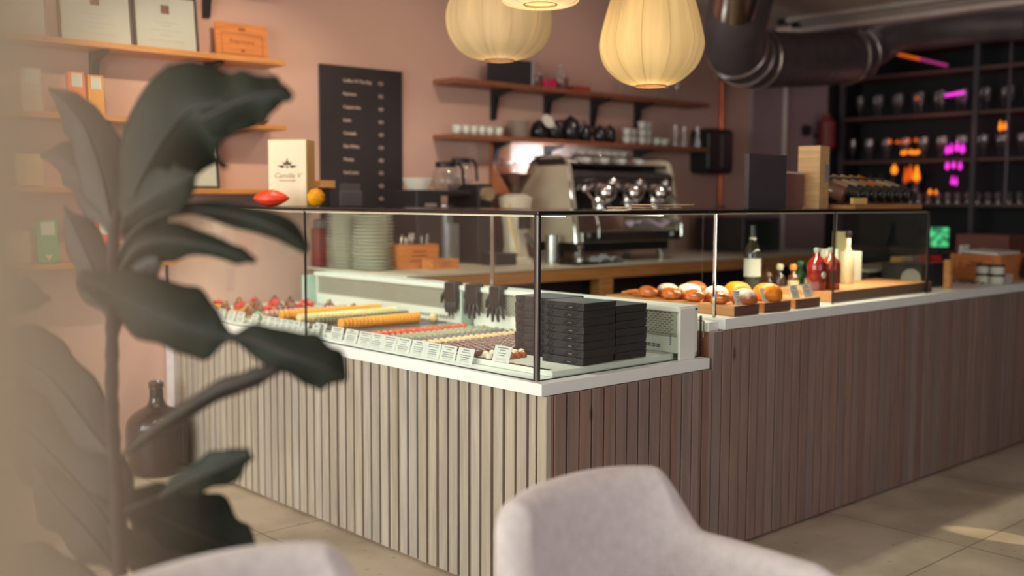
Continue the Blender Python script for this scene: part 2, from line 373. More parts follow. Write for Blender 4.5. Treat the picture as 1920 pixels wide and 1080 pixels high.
# ventilation duct under the ceiling
DUCTM = mat('galvanised_duct', (104, 94, 96), .55, .35, var=.1, scale=5)
DUCTB = mat('bright_duct', (215, 200, 180), .22, 1, var=.05)
o = thing('ventilation_duct', 'thick round ventilation duct bending under the ceiling above the bar', 'duct', on(1500, 100, Y=4.55))
def dpt(x, y, Y=4.55): return on(x, y, Y=Y)
main = [dpt(1400, 110), dpt(1450, 112), dpt(1520, 112), dpt(1590, 108)]
b = B(); P = spline(main, 60)
b.tube(P, .2, 32, rad=[.205 if i % 5 == 0 else .2 for i in range(61)]); obj('horizontal_run', b, DUCTM, o, world=True, smooth=True)
dn = spline([dpt(1590, 108), dpt(1640, 88), dpt(1700, 62, 4.3), dpt(1800, 50, 3.8), dpt(1930, 44, 3.3)], 30)
obj('far_run', B().tube(dn, .19, 28, rad=[.19-.07*min(1, i/16) for i in range(31)]), DUCTM, o, world=True, smooth=True)
el = spline([dpt(1404, 111), dpt(1385, 96, 4.5), dpt(1376, 70, 4.42), dpt(1384, 25, 4.3), dpt(1400, -40, 4.2)], 24)
obj('elbow', B().tube(el, .205, 32), DUCTM, o, world=True, smooth=True)
def torus(c, axis, R, r, seg=40):
    q = Vector(axis).normalized().to_track_quat('Z', 'Y').to_matrix(); c = Vector(c)
    pts = [c + q @ Vector((R*math.cos(2*PI*k/seg), R*math.sin(2*PI*k/seg), 0)) for k in range(seg+1)]
    return pts
for i, (P_, k) in enumerate(((el, 7), (el, 2), (P, 8), (P, 59), (dn, 2))):
    ax = P_[min(k+1, len(P_)-1)]-P_[k-1]
    obj('joint_ring', B().tube(torus(P_[k], ax, .208, .010), .010, 8), mat('ring_steel', (205, 190, 180), .3, .9), o, world=True, smooth=True)
obj('bright_sleeve', B().tube([dpt(1378, 18, 4.12), dpt(1382, -6, 4.06), dpt(1390, -80, 3.95)], .14, 28), DUCTB, o, world=True, smooth=True)

# ---------------------------------------------------------------- counters
XW, YW = 2.3629, 2.426       # timber faces
XS, YS = 2.3448, 2.430       # slab edges
ZB1, ZT1, ZB2, ZT2 = .7287, .7695, .8676, .9107
XE, X2 = 3.225, 3.316
def slats(b, a0, a1, face, z1, along, fixed_end, seed=1, z0=.012, zf=None, sw=.0465):
    R_ = random.Random(seed); k0 = math.ceil(a0/.06 - 1e-6); k = k0
    while k*.06 < a1-.01:
        a = k*.06; e = min(a+sw, a1); dz = R_.uniform(-.0015, .0015); zt = zf(a) if zf else z1
        g0 = face+dz; g1 = face+.022
        if along == 'y': b.box(g0, a, z0, g1, e, zt)
        else: b.box(a, g0, z0, e, g1, zt)
        k += 1
o = thing('pastry_counter', 'low slatted timber counter with white top under the glass pastry case', 'counter', (2.8, 3.8, 0))
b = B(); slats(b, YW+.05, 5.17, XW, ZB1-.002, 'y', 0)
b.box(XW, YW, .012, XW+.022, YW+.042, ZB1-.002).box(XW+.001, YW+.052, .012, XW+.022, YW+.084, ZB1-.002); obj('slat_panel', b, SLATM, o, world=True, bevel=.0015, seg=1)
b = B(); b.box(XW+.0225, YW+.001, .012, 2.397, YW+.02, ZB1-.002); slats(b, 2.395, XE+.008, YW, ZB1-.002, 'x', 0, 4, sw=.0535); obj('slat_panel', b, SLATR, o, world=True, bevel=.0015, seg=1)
obj('backing_board', B().box(XW+.022, YW+.023, .0, XE+.008, 5.25, ZB1-.003), SLATB, o, world=True)
obj('countertop', B().box(XS, YS, ZB1, XE, WY-.004, ZT1), WHITE, o, world=True, bevel=.002)
obj('end_trim', B().box(XW-.002, 5.175, 0, XW+.05, WY-.004, ZB1-.002), mat('trim_white', (214, 214, 216), .5), o, world=True)
o = thing('bar_counter', 'tall slatted timber bar counter with white top running off to the right', 'counter', (5.5, 2.8, 0))
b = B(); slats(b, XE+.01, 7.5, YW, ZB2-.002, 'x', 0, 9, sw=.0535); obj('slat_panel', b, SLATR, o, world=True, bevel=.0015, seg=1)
obj('backing_board', B().box(XE+.034, YW+.023, 0, 7.5, 3.12, ZB2-.003), SLATB, o, world=True)
obj('countertop', B().box(X2, YS, ZB2, 7.52, 3.2, ZT2), WHITE, o, world=True, bevel=.002)
obj('riser_block', B().box(XE+.03, YW+.035, ZB2-.006, X2, 3.2, ZT2-.012), WHITE, o, world=True, bevel=.003)

# ---------------------------------------------------------------- glass case
XG, YG = 2.371, 2.478; ZG = 1.3249; ZD = .7695
EDGE = glass('glass_edge', (.35, .5, .45), .2)
o = thing('glass_display_case', 'L shaped glass pastry case with dark top on the white counters', 'display case', (2.8, 3.8, ZT1))
def pane(name, b): return obj(name, b, GLS, o, world=True)
pane('glass_pane', B().box(XG, YG+.012, ZD, XG+.006, 3.901, 1.312))
pane('glass_pane', B().box(XG, 3.907, ZD, XG+.006, 5.255, 1.312))
pane('glass_pane', B().box(XG+.010, YG, ZD, 3.232, YG+.006, 1.312))
pane('glass_pane', B().box(3.318, YG, ZT2, 4.160, YG+.006, 1.312))
pane('glass_pane', B().box(4.165, YG, ZT2, 5.024, YG+.006, 1.312))
pane('glass_pane', B().box(3.238, YG, ZT2, 3.311, YG+.006, 1.312))
# joints and posts
obj('corner_post', B().box(XG-.002, YG-.002, ZD, XG+.005, YG+.010, 1.312), mat('post_steel', (120, 120, 116), .3, .6), o, world=True, bevel=.001)
obj('corner_seal', B().box(XG+.006, YG-.0015, ZD, XG+.012, YG+.008, 1.312).box(XG-.0015, YG+.011, ZD, XG+.004, YG+.017, 1.312), DARK, o, world=True)
obj('post', B().box(3.310, YG-.004, ZT2, 3.319, YG+.010, 1.312), CHROME, o, world=True, bevel=.002)
for y in (3.901, 5.255): obj('joint_seal', B().box(XG-.001, y, ZD, XG+.007, y+.006 if y < 5 else y+.012, 1.312), DARK, o, world=True)
obj('joint_seal', B().box(4.159, YG-.001, ZT2, 4.166, YG+.007, 1.312), DARK, o, world=True)
obj('joint_seal', B().box(5.024, YG-.001, ZT2, 5.034, YG+.010, 1.312), DARK, o, world=True)
obj('joint_seal', B().box(3.229, YG-.001, ZD, 3.234, YG+.007, .925), DARK, o, world=True)
obj('bottom_seal', B().box(XG-.0005, YG, ZD, XG+.007, 5.25, ZD+.003).box(XG, YG-.0005, ZD, 3.232, YG+.007, ZD+.003), DARK, o, world=True)
obj('end_bracket', B().tube([(3.236, 2.47, .845), (3.236, 2.47, .905), (3.238, 2.56, .905), (3.238, 2.60, .905)], .0035, 8), STEEL, o, world=True, smooth=True)
TOPM = mat('smoked_glass_top', (30, 27, 29), .12, var=.05)
obj('top_panel', B().box(XG-.006, YG-.006, 1.312, 3.26, WY-.004, ZG).box(3.26, YG-.006, 1.312, 5.03, 3.00, ZG), TOPM, o, world=True, bevel=.002)
obj('trim_profile', B().box(XG+.001, YG+.006, 1.3075, XG+.010, 5.2, 1.3118).box(XG+.01, YG+.001, 1.3075, 5.0, YG+.010, 1.3118), mat('bright_profile', (236, 216, 186), .3, .3), o, world=True)
LEDM = glow('strip_lamp', (255, 246, 224), 3)
obj('lamp_strip', B().box(2.60, 2.62, 1.302, 2.64, 5.15, 1.3118), LEDM, o, world=True)
obj('lamp_strip', B().box(3.14, 2.62, 1.302, 3.17, 5.1, 1.3118), LEDM, o, world=True)
obj('rear_post', B().box(3.235, 3.68, .96, 3.242, 3.70, 1.312), STEEL, o, world=True)
obj('rear_post', B().box(5.016, 2.98, ZT2, 5.026, 2.99, 1.312), STEEL, o, world=True)
# side glass at the bar end
obj('glass_pane', B().box(5.024, YG+.01, ZT2, 5.030, 2.98, 1.312), glass('end_glass', refl=.006), o, world=True)
# floor tray and cooling unit
ZF = .790
o = thing('cooling_unit', 'white perforated cooling unit and tray inside the pastry case', 'cooling unit', (2.8, 3.8, ZT1))
obj('tray', B().box(2.464, 2.502, ZT1, 3.10, 5.22, ZF), WHITE2, o, world=True, bevel=.003)
b = B()
for k in range(88):
    y = 2.53 + k*.03
    b.box(2.470, y, ZF, 2.487, y+.021, ZF+.0012)
obj('air_slot', b, DARK, o, world=True)
GRM = mat('grille_grey', (176, 172, 156), .5, .2, var=.03)
for q, (y0, y1) in enumerate(((2.47, 3.66), (3.70, 4.99))):
    h = obj('housing', B().box(3.10, y0, ZF, 3.20, y1, .962), WHITE2, o, world=True, bevel=.004)
    obj('cap_rail', B().box(3.085, y0, .948, 3.205, y1, .968), WHITE2, h, bevel=.003, world=True)
    obj('vent_panel', B().box(3.0978, y0+.02, .852, 3.1002, y1-.02, .945), GRM, h, world=True)
    slot = B()
    for r_ in range(10):
        z = .862 + r_*.0085
        n_ = int((y1-y0-.06)/.0225)
        for k in range(n_):
            y = y0+.035 + k*.0225 + (.011 if r_ % 2 else 0)
            slot.box(3.0970, y, z, 3.0977, y+.0145, z+.0034)
    for k in range(12): slot.box(3.0975, y0+.10+k*.0225, .808, 3.1005, y0+.1145+k*.0225, .812).box(3.0975, y0+.10+k*.0225, .816, 3.1005, y0+.1145+k*.0225, .820)
    for k in range(6): slot.box(3.0975, y0+.045, .822+k*.007, 3.1005, y0+.052, .825+k*.007)
    obj('vent_grille', slot, mat('slot_grey', (92, 90, 84), .6), h, world=True)
obj('end_panel', B().box(3.085, 2.462, ZT1, 3.175, 2.472, .962), WHITE2, o, world=True, bevel=.002)
obj('end_panel', B().box(3.170, 2.49, ZT1, 3.222, 2.62, .868), WHITE2, o, world=True, bevel=.002)
obj('divider', B().box(3.04, 3.672, ZF, 3.10, 3.684, .95), mat('divider_glass_green', (170, 190, 176), .2), o, world=True)
obj('end_panel', B().box(3.03, 4.99, ZF, 3.10, 5.02, .95), mat('teal_enamel', (178, 204, 190), .3), o, world=True)
# ---------------------------------------------------------------- chocolates in rows
CH = {
 'amber': mat('caramel_gloss', (186, 92, 34), .12, var=.18, scale=60, coat=.8),
 'white': mat('white_chocolate', (238, 228, 204), .3, var=.03, coat=.3),
 'dark': mat('dark_chocolate', (116, 70, 56), .12, var=.15, scale=50, coat=.8),
 'cream': mat('cream_chocolate', (232, 198, 140), .3, var=.05, coat=.3),
 'grey': mat('grey_chocolate', (112, 102, 98), .25, var=.12, scale=60, coat=.5),
 'green': mat('olive_chocolate', (158, 160, 122), .22, var=.1, scale=60, coat=.6),
 'red': mat('red_chocolate', (226, 74, 28), .18, var=.15, scale=50, coat=.7)}
LAB = {
 'amber': ('glossy amber brown round chocolate in the row beside the black boxes', 'amber chocolates beside the black boxes'),
 'white': ('round white chocolate in the row behind the amber ones', 'white chocolates in a row'),
 'dark': ('round glossy dark brown chocolate in the wide block of dark rows', 'dark brown chocolates in rows'),
 'cream': ('round pale cream chocolate in the row behind the dark brown ones', 'cream chocolates in a row'),
 'grey': ('round grey brown chocolate in the rows between cream and green ones', 'grey brown chocolates in rows'),
 'green': ('round olive green chocolate in the rows before the red one', 'olive green chocolates in rows'),
 'red': ('shiny orange red round chocolate in the single red row', 'orange red chocolates in a row')}
first = {}
def bonbon(kind, x, y):
    if kind not in first:
        b = B(); prof = [(.0118, 0), (.0142, .004)] + [(.0147*math.cos(a), .008+.0165*math.sin(a)) for a in [PI/2*i/7 for i in range(7)]] + [(.0005, .0245)]
        b.lathe(prof, (0,0,0), 14)
        o = obj('chocolate', b, CH[kind], smooth='all'); tag(o, LAB[kind][0], 'chocolate', LAB[kind][1]); first[kind] = o
    else:
        o = first[kind].copy(); COL.objects.link(o)
    o.location = (x, y, ZF+.0006); o.rotation_euler = (0, 0, random.random()*6)
for kind, ys, x0, x1 in (('amber', (2.80,), 2.487, 2.63), ('white', (2.845, 2.885), 2.487, 2.64), ('dark', [2.93+.0365*i for i in range(8)], 2.50, 3.02),
                         ('cream', (3.235, 3.27), 2.50, 3.04), ('grey', (3.315, 3.355), 2.50, 3.02), ('green', (3.41, 3.45, 3.495), 2.50, 3.03), ('red', (3.60,), 2.505, 3.02)):
    for j, y in enumerate(ys):
        x = x0 + (.014 if j % 2 else 0)
        while x < x1: bonbon(kind, x+random.uniform(-.001, .001), y+random.uniform(-.001, .001)); x += .0305
TRAYW = wood('small_tray_wood', (214, 164, 96), .8, .5, 'x', 5)
# standing macaron rows on trays
def macaron(name, rgb, label, group, y, x0, x1, r=.0225, pitch=.0195):
    fill = mat(name+'_filling', tuple(int(c*.82) for c in rgb), .6); shell = mat(name+'_shell', rgb, .6, var=.06, scale=80, bump=.1)
    M = Matrix.Rotation(PI/2, 4, 'Y'); root = None; x = x0
    while x < x1:
        if root is None:
            root = thing('macaron', label, 'macaron', (x, y, ZF+.0085), 0, group)
            for s in (-1, 1):
                b = B(); b.lathe([(.001, s*.0085), (r*.7, s*.0075), (r*.95, s*.005), (r, s*.003), (r*.97, s*.0015), (.001, s*.0015)], (0, 0, r), 16, M); obj('shell', b, shell, root, smooth='all')
            obj('filling', B().lathe([(r*.9, -.0016), (r*.9, .0016)], (0, 0, r), 14, M), fill, root, smooth=True)
        else: dup(root, (x, y+random.uniform(-.0015, .0015), ZF+.0085))
        x += pitch
o = thing('slate_tray', 'dark slate tray under the nearest row of orange macarons', 'tray', (2.78, 3.89, ZF))
obj('slate', B().box(2.50, 3.80, ZF+.001, 3.06, 3.955, ZF+.0075), mat('slate', (84, 78, 78), .5), o, world=True, bevel=.002)
o = thing('slate_tray', 'dark slate tray under the cream and orange macaron rows', 'tray', (2.78, 4.2, ZF))
obj('slate', B().box(2.49, 3.975, ZF+.001, 3.07, 4.56, ZF+.0075), mat('slate_two', (96, 92, 90), .5), o, world=True, bevel=.002)
o = thing('steel_tray', 'grey steel tray edge between the red chocolates and orange macarons', 'tray', (2.78, 3.7, ZF))
obj('tray_plate', B().box(2.49, 3.66, ZF, 3.06, 3.785, ZF+.006), STEEL, o, world=True, bevel=.002)
macaron('orange_macaron', (246, 168, 56), 'orange macaron standing in the row nearest the red chocolates', 'orange macarons in the nearer row', 3.865, 2.525, 2.945, .0245)
macaron('cream_macaron', (246, 226, 168), 'pale cream macaron standing in a row between two orange rows', 'cream macarons in a row', 4.175, 2.505, 3.05)
macaron('yellow_macaron', (250, 172, 30), 'bright yellow orange macaron in the row behind the cream ones', 'yellow orange macarons in the far row', 4.33, 2.505, 3.07)
macaron('olive_macaron', (118, 116, 84), 'dark olive macaron in the row before the cream ones', 'olive macarons in a row', 4.06, 2.53, 3.02, .018)
macaron('pink_macaron', (216, 170, 160), 'small dusty pink macaron in the row before the tarts', 'pink macarons in a row', 4.50, 2.52, 2.98, .017, .026)
b = B().ball((0, 0, .021), .022, (1, 1, 1), 14, 8)
tag(obj('truffle', b, CH['cream'], smooth='all'), 'single golden truffle alone at the tray end by the cooling unit', 'truffle').location = (3.012, 3.84, ZF+.0085)
b = B().cyl((0, 0, 0), (0, 0, .02), .02, .018).ball((0, 0, .022), .019)
tag(obj('truffle', b, mat('pistachio', (140, 178, 140), .5), smooth='all'), 'pale green round sweet at the front end of the pink row', 'truffle').location = (2.475, 4.50, ZF+.0005)

# tarts
CRUST = mat('tart_crust', (206, 138, 70), .6, var=.15, scale=50, bump=.2); RED = mat('strawberry', (206, 36, 22), .25, var=.2, scale=70, coat=.6)
GOLD = mat('gold_leaf', (240, 178, 90), .3, .6); CHOC = mat('chocolate_dome', (120, 66, 40), .25, coat=.5, var=.15)
def tart():
    t = thing('strawberry_tart', 'x', 'tart')
    obj('crust', B().lathe([(.026, 0), (.034, .020), (.033, .022), (.030, .020)], (0,0,0), 18, wob=lambda a, z: 1+.03*math.cos(a*12)), CRUST, t, smooth=True)
    obj('custard', B().lathe([(.0305, .017), (.02, .024), (.001, .026)], (0,0,0), 16), mat('custard', (240, 180, 80), .4), t, smooth=True)
    for k in range(4):
        a = k*PI/2+.4; q = (0, 0, .030) if k == 3 else (.016*math.cos(a), .016*math.sin(a), .026)
        obj('strawberry', B().lathe([(.001, 0), (.011, .004), (.010, .012), (.004, .022), (.001, .024)], q, 12), RED, t, smooth='all')
    return t
def dome():
    t = thing('chocolate_cake', 'x', 'cake')
    obj('base', B().cyl((0,0,0), (0,0,.008), .032), CRUST, t, smooth=True)
    obj('dome', B().lathe([(.030, .008), (.029, .02), (.022, .034), (.010, .042), (.001, .044)], (0,0,0), 18), CHOC, t, smooth='all')
    obj('topping', B().ball((.004, 0, .049), .009).ball((-.008, .004, .047), .006), CH['dark'], t, smooth='all')
    obj('gold_flake', B().obox((-.002, -.008, .046), (.010, .004, .012), (.3, .4, .2)), GOLD, t)
    return t
T0, D0 = tart(), dome(); used = [0, 0]
for i, (x, y, k) in enumerate([(2.52, 4.66, 1), (2.60, 4.62, 0), (2.69, 4.66, 1), (2.78, 4.63, 0), (2.87, 4.68, 0), (2.96, 4.64, 1), (2.53, 4.78, 0), (2.62, 4.75, 1), (2.72, 4.79, 0), (2.82, 4.77, 1), (2.92, 4.80, 0),
                               (2.52, 4.91, 1), (2.61, 4.89, 0), (2.71, 4.93, 1), (2.80, 4.90, 0), (2.90, 4.93, 1), (2.55, 5.05, 0), (2.66, 5.03, 1), (2.77, 5.06, 0), (2.88, 5.05, 1)]):
    root = (T0, D0)[k]; lab = ('small strawberry tart with glossy red berries near the wall end', 'dark chocolate dome with gold flake among the tarts')[k]
    grp = ('strawberry tarts at the wall end', 'chocolate domes among the tarts')[k]
    if used[k] == 0: root.location = (x, y, ZF+.001); root['label'] = lab; root['group'] = grp; used[k] = 1
    else: dup(root, (x, y, ZF+.001), i*1.1, lab, grp)
b = B().lathe([(.045, 0), (.034, .012), (.012, .036), (.001, .044)], (0,0,0), 14, wob=lambda a, z: 1+.12*math.sin(3*a))
tag(obj('brownie_mound', b, mat('brownie', (150, 92, 62), .7, var=.2, scale=60, bump=.3), smooth='all'), 'small brown conical heap cake in front of the rear panel', 'cake').location = (3.03, 4.52, ZF+.001)

# name cards
def card(x, y, label, wd=.088, ht=.058, rz=-PI/2, z=ZT1, lean=.30, name='name_card', lines=5, base=True):
    t = thing(name, label, 'card', (x, y, z+.0006), rz, 'name cards in the pastry case' if base else 'name cards on the bar counter')
    M = Matrix.Rotation(-lean, 4, 'X')
    b = B().box(-wd/2, -.0006, 0, wd/2, .0006, ht); bmesh.ops.transform(b.b, matrix=M, verts=b.b.verts); obj('card_sheet', b, PAPER, t)
    b = B(); R_ = random.Random(int(y*1000))
    for k in range(lines):
        hw = wd*R_.uniform(.16, .38); zz = ht*(.86-k*.13-(.06 if k > 1 else 0)); b.box(-hw, -.0012, zz-.0014, hw, -.0005, zz+.0012 if k else zz+.0022)
    bmesh.ops.transform(b.b, matrix=M, verts=b.b.verts); obj('print', b, INK, t)
    b = B().box(-wd*.3, .001, 0, wd*.3, .020, .002).box(-wd*.3, .001, 0, wd*.3, .0025, .012); obj('stand', b, mat('clear_stand', (205, 205, 200), .3), t)
    return t
near = 'white name card of the near row before the '
nm = ['steel tray edge', 'red chocolates', 'red and green chocolates', 'green chocolates', 'green and grey chocolates', 'grey chocolates', 'grey and cream chocolates', 'cream chocolates', 'cream and dark brown chocolates', 'dark brown chocolates']
for px, n_ in zip((628, 655, 681, 703, 727, 753, 781, 808, 837, 869), nm):
    p_ = on(px, 650, X=2.425); card(2.425, p_.y, near+n_)
p_ = on(938, 676, X=2.468); card(2.468, p_.y, 'lone white name card standing before the amber chocolates and black boxes', z=ZF, lines=4)
card(2.450, 3.93, 'white card standing higher behind the near row by the orange macarons', z=ZF-.02)
for px in (391, 412, 431, 448, 474, 494, 506, 517.5, 529, 540.5, 552, 567, 588):
    p_ = on(px, 600, X=2.425)
    far = px < 460
    card(2.425, min(p_.y, 5.2), 'small white name card at the wall end in front of the tarts' if far else 'small white name card among the far row before the macarons', wd=.07 if far else .058, ht=.055)

# black boxes
BOXM = mat('black_card', (50, 42, 45), .55, var=.04); BOXS = mat('black_seal', (150, 132, 120), .3, .3); LINE = mat('box_print', (14, 12, 14), .35)
def bbox(h):
    t = thing('gift_box', 'x', 'box')
    w_, d_ = .168, .186
    obj('base', B().box(0, 0, 0, w_, d_, h*.62), BOXM, t, bevel=.001)
    obj('lid', B().box(-.0012, -.0012, h*.45, w_+.0012, d_+.0012, h-.0006), BOXM, t, bevel=.0015)
    obj('seal', B().box(-.0022, .052, h*.30, -.0010, .070, h*.42), BOXS, t)
    b = B()
    for k in range(5):
        y0 = .012+k*.013
        for (ya, za), (yb, zb) in (((y0, .9), (y0+.030, .12)), ((y0+.030, .12), (y0+.012, .5))):
            yb_, ya_ = min(yb, .176), min(ya, .176)
            b.prism([(ya_, za*h), (ya_+.0032, za*h), (yb_+.0032, zb*h), (yb_, zb*h)], -.0021, -.0012, 'x')
    for k in range(3):
        y0 = .135+k*.010; b.prism([(y0, .9*h), (y0+.002, .9*h), (y0+.016, .1*h), (y0+.014, .1*h)], -.0021, -.0012, 'x')
    obj('print', b, LINE, t); return t
BB = bbox(.0272); firstbox = True
ordn = ['bottom', 'second lowest', 'third lowest', 'fourth lowest', 'fourth highest', 'third highest', 'second highest', 'topmost']
def stack(x, y, rz, n, name, h=.0272):
    global firstbox
    for k in range(n):
        nm_ = 'topmost' if k == n-1 else ordn[k]; R_ = random.Random(k*7+int(x*100))
        lab = 'flat black gift box, %s in the %s' % (nm_, name); loc = (x+R_.uniform(-.0015, .0015), y+R_.uniform(-.0015, .0015), ZF+.0006+k*h)
        a = rz+R_.uniform(-.012, .012)+(.05 if k == 0 and 'corner' in name else 0)
        if firstbox: BB.location = loc; BB.rotation_euler = (0, 0, a); BB['label'] = lab; BB['group'] = 'black gift boxes in three stacks'; o_ = BB; firstbox = False
        else: o_ = dup(BB, loc, a, lab, 'black gift boxes in three stacks')
stack(2.618, 2.507, .04, 8, 'front stack nearest the glass corner')
stack(2.664, 2.712, .03, 8, 'stack behind the front one')
stack(2.797, 2.520, .02, 7, 'shorter stack on the right', .0283)

# gloves draped over the cooling unit
GLV_M = mat('black_rubber', (34, 30, 34), .35, var=.1, coat=.2)
def glove(x, y, lab, rz, sp=.2):
    b = B(); b.obox((0, 0, -.035), (.024, .078, .085))
    for k, (dy, ln) in enumerate(((-.031, .060), (-.010, .075), (.012, .078), (.032, .062))):
        b.tube([(0, dy, -.066), (-.004, dy*(1+sp), -.066-ln*.5), (-.001, dy*(1+sp*1.8), -.066-ln)], .0105, 8, rad=[.0115, .0105, .006])
    b.tube([(0, .036, -.03), (-.006, .058, -.055), (-.006, .066, -.085)], .01, 8, rad=[.013, .0105, .006])
    b.obox((.014, 0, .008), (.052, .07, .012))
    o = obj('rubber_glove', b, GLV_M, smooth=True, bevel=.004); tag(o, lab, 'glove', 'black gloves hung on the cooling unit')
    o.location = (3.068, y, .9685); o.rotation_euler = (0, 0, rz)
glove(3.06, 3.78, 'black rubber glove hanging from the white panel, furthest of three gloves from the boxes', 0, .05)
glove(3.06, 3.63, 'black rubber glove hanging between the other two gloves', .1, .25)
glove(3.06, 3.47, 'black rubber glove with spread fingers, nearest of three to the boxes', -.1, .55)

# ---------------------------------------------------------------- bar counter: boards and pastries
BT = ZT2+.0006; TH = .040; PT = BT+TH
BRD = wood('chopping_board', (206, 146, 92), .78, .5, 'y', 4); ENDG = wood('board_end_grain', (110, 76, 60), .7, .6, 'x', 6)
def board(x0, y0, x1, y1, lab, th=TH):
    t = thing('chopping_board', lab, 'board', ((x0+x1)/2, (y0+y1)/2, BT))
    obj('board', B().box(x0, y0+.002, BT, x1, y1, BT+th), BRD, t, world=True, bevel=.002)
    obj('end_face', B().box(x0+.001, y0, BT+.001, x1-.001, y0+.002, BT+th-.001), ENDG, t, world=True, ); return t
board(3.405, 2.452, 3.570, 3.13, 'thick wooden board under the glossy rolls, first beside the cooling unit')
board(3.612, 2.456, 3.800, 3.10, 'thick wooden board under the orange buns, second from the cooling unit')
board(3.842, 2.460, 4.030, 3.08, 'thick wooden board with two name cards, third from the cooling unit')
board(4.19, 2.50, 5.12, 2.80, 'long thick wooden board under the red bottles', .05)
GLAZE = mat('glazed_crust', (206, 104, 30), .16, var=.4, scale=22, coat=.9, bump=.25, bscale=40)
ORB = mat('orange_crust', (244, 140, 22), .35, var=.12, scale=25, bump=.15)
m, n, l, p = newmat('sugared_crust'); tc = n.new('ShaderNodeTexCoord'); sx = n.new('ShaderNodeSeparateXYZ'); l.new(tc.outputs['Object'], sx.inputs[0])
nz = n.new('ShaderNodeTexNoise'); nz.inputs['Scale'].default_value = 45; nz.inputs['Detail'].default_value = 5; l.new(tc.outputs['Object'], nz.inputs['Vector'])
ma = n.new('ShaderNodeMath'); ma.operation = 'MULTIPLY_ADD'; l.new(nz.outputs['Fac'], ma.inputs[0]); ma.inputs[1].default_value = .045; l.new(sx.outputs[2], ma.inputs[2])
rp = n.new('ShaderNodeValToRGB'); e = rp.color_ramp.elements; e[0].position = .050; e[0].color = srgb(176, 96, 44); e[1].position = .066; e[1].color = srgb(240, 226, 204); l.new(ma.outputs[0], rp.inputs[0])
l.new(rp.outputs[0], p.inputs['Base Color']); p.inputs['Roughness'].default_value = .6
bp = n.new('ShaderNodeBump'); bp.inputs['Strength'].default_value = .3; bp.inputs['Distance'].default_value = .005; l.new(nz.outputs['Fac'], bp.inputs['Height']); l.new(bp.outputs[0], p.inputs['Normal']); SUGAR = m
def bun(x, y, r, m, lab, cat='bun', sq=1.15, lobes=0, rz=0, grp=None, z=PT):
    b = B(); prof = [(.001, 0)] + [(r*math.cos(a)**.8 if a < PI/2 else .001, r*sq*(.28+.72*math.sin(a)) if a > 0 else r*sq*.12) for a in [PI/2*i/9 for i in range(9)]] + [(.001, r*sq)]
    prof[0] = (.001, 0); prof.insert(1, (r*.85, 0))
    b.lathe(prof, (0,0,0), 24, wob=(lambda a, z_: 1+.05*math.cos(lobes*a)) if lobes else (lambda a, z_: 1+.02*math.sin(3*a+z_*40)))
    o = obj('bun', b, m, smooth='all'); o.location = (x, y, z+.0005); o.rotation_euler = (0, 0, rz); tag(o, lab, cat, grp); return o
def roll(x, y, lab, rz, L=.098, r=.026):
    b = B(); n_ = 30; pts = []; rad = []
    for i in range(n_+1):
        t = i/n_*2-1; pts.append((t*L/2, -.012*t*t*1.5, r*.92)); rad.append(max(.004, r*(1-abs(t)**2.6*.75)*(1+.07*abs(math.sin(t*9)))))
    b.tube(pts, r, 14, rad=rad); o = obj('glazed_roll', b, GLAZE, smooth='all'); o.scale = (1, 1, .98)
    o.location = (x, y, PT+.001); o.rotation_euler = (0, 0, rz); tag(o, lab, 'pastry', 'glossy glazed rolls at the board edge')
def pr(px, X): return on(px, 560, X=X).y
for px, lab in ((1213, 'glossy brown glazed roll, first of the row beside the boxes'), (1256, 'glossy brown glazed roll, second of the row before the pale bun'), (1300, 'glossy brown glazed roll before the sugared buns, third of the row'), (1348, 'glossy brown glazed roll by the thin glass post, last of the row')):
    roll(3.437, pr(px, 3.437), lab, 1.45)
for px, X, m_, lab, r in ((1252, 3.525, SUGAR, 'round pale bun dusted with sugar, furthest from the name cards', .050), (1292, 3.52, SUGAR, 'sugared round bun behind the third glazed roll', .056), (1303, 3.60, mat('brown_crust', (190, 96, 44), .4, var=.2, scale=30), 'plain brown bun half hidden behind the sugared buns', .055),
                          (1343, 3.522, SUGAR, 'dark crusted sugared bun right behind the thin glass post', .055), (1396, 3.53, SUGAR, 'sugar dusted bun half behind the first name card', .052),
                          (1382, 3.71, ORB, 'smooth orange bun behind the sugared buns, left of the wine bottle', .060), (1438, 3.715, ORB, 'ridged orange bun beneath the wine bottle by the double card', .062)):
    y = pr(px, X); z = PT if (3.405 < X < 3.57 or X > 3.62) else BT
    if X == 3.60: X, y, z = 3.66, on(1303, 540, X=3.66).y, PT
    y = min(y, 3.06); bun(X, y, r, m_, lab, lobes=7 if m_ is ORB else 0, z=z)
b = B(); b.tube([(0, 0, .012), (.05, .02, .018), (.11, .03, .016), (.15, .05, .02)], .009, 8, rad=[.005, .008, .012, .006]); b.ball((.03, .03, .012), .012).ball((.08, .0, .012), .012)
o = tag(obj('pastry_twist', b, mat('orange_twist', (214, 126, 60), .4, var=.2, scale=40), smooth='all'), 'thin orange pastry twist at the far end of the first board', 'pastry'); o.location = (3.43, 3.06, PT); o.rotation_euler = (0, 0, -1.0)
for px, X, yy, wd, lab in ((1397, 3.475, 2.475, .062, 'grey white name card in front of the sugared bun'), (1452, 3.70, 2.48, .13, 'wide double name card standing before the ridged orange bun'),
                      (1500, 3.885, 2.485, .060, 'small name card standing on the third board, next to the double card'), (1527, 3.982, 2.485, .070, 'small name card at the red bottle end of the third board')):
    card(X, yy, lab, wd=wd, ht=.058, rz=0, z=PT, lean=.35, base=False)

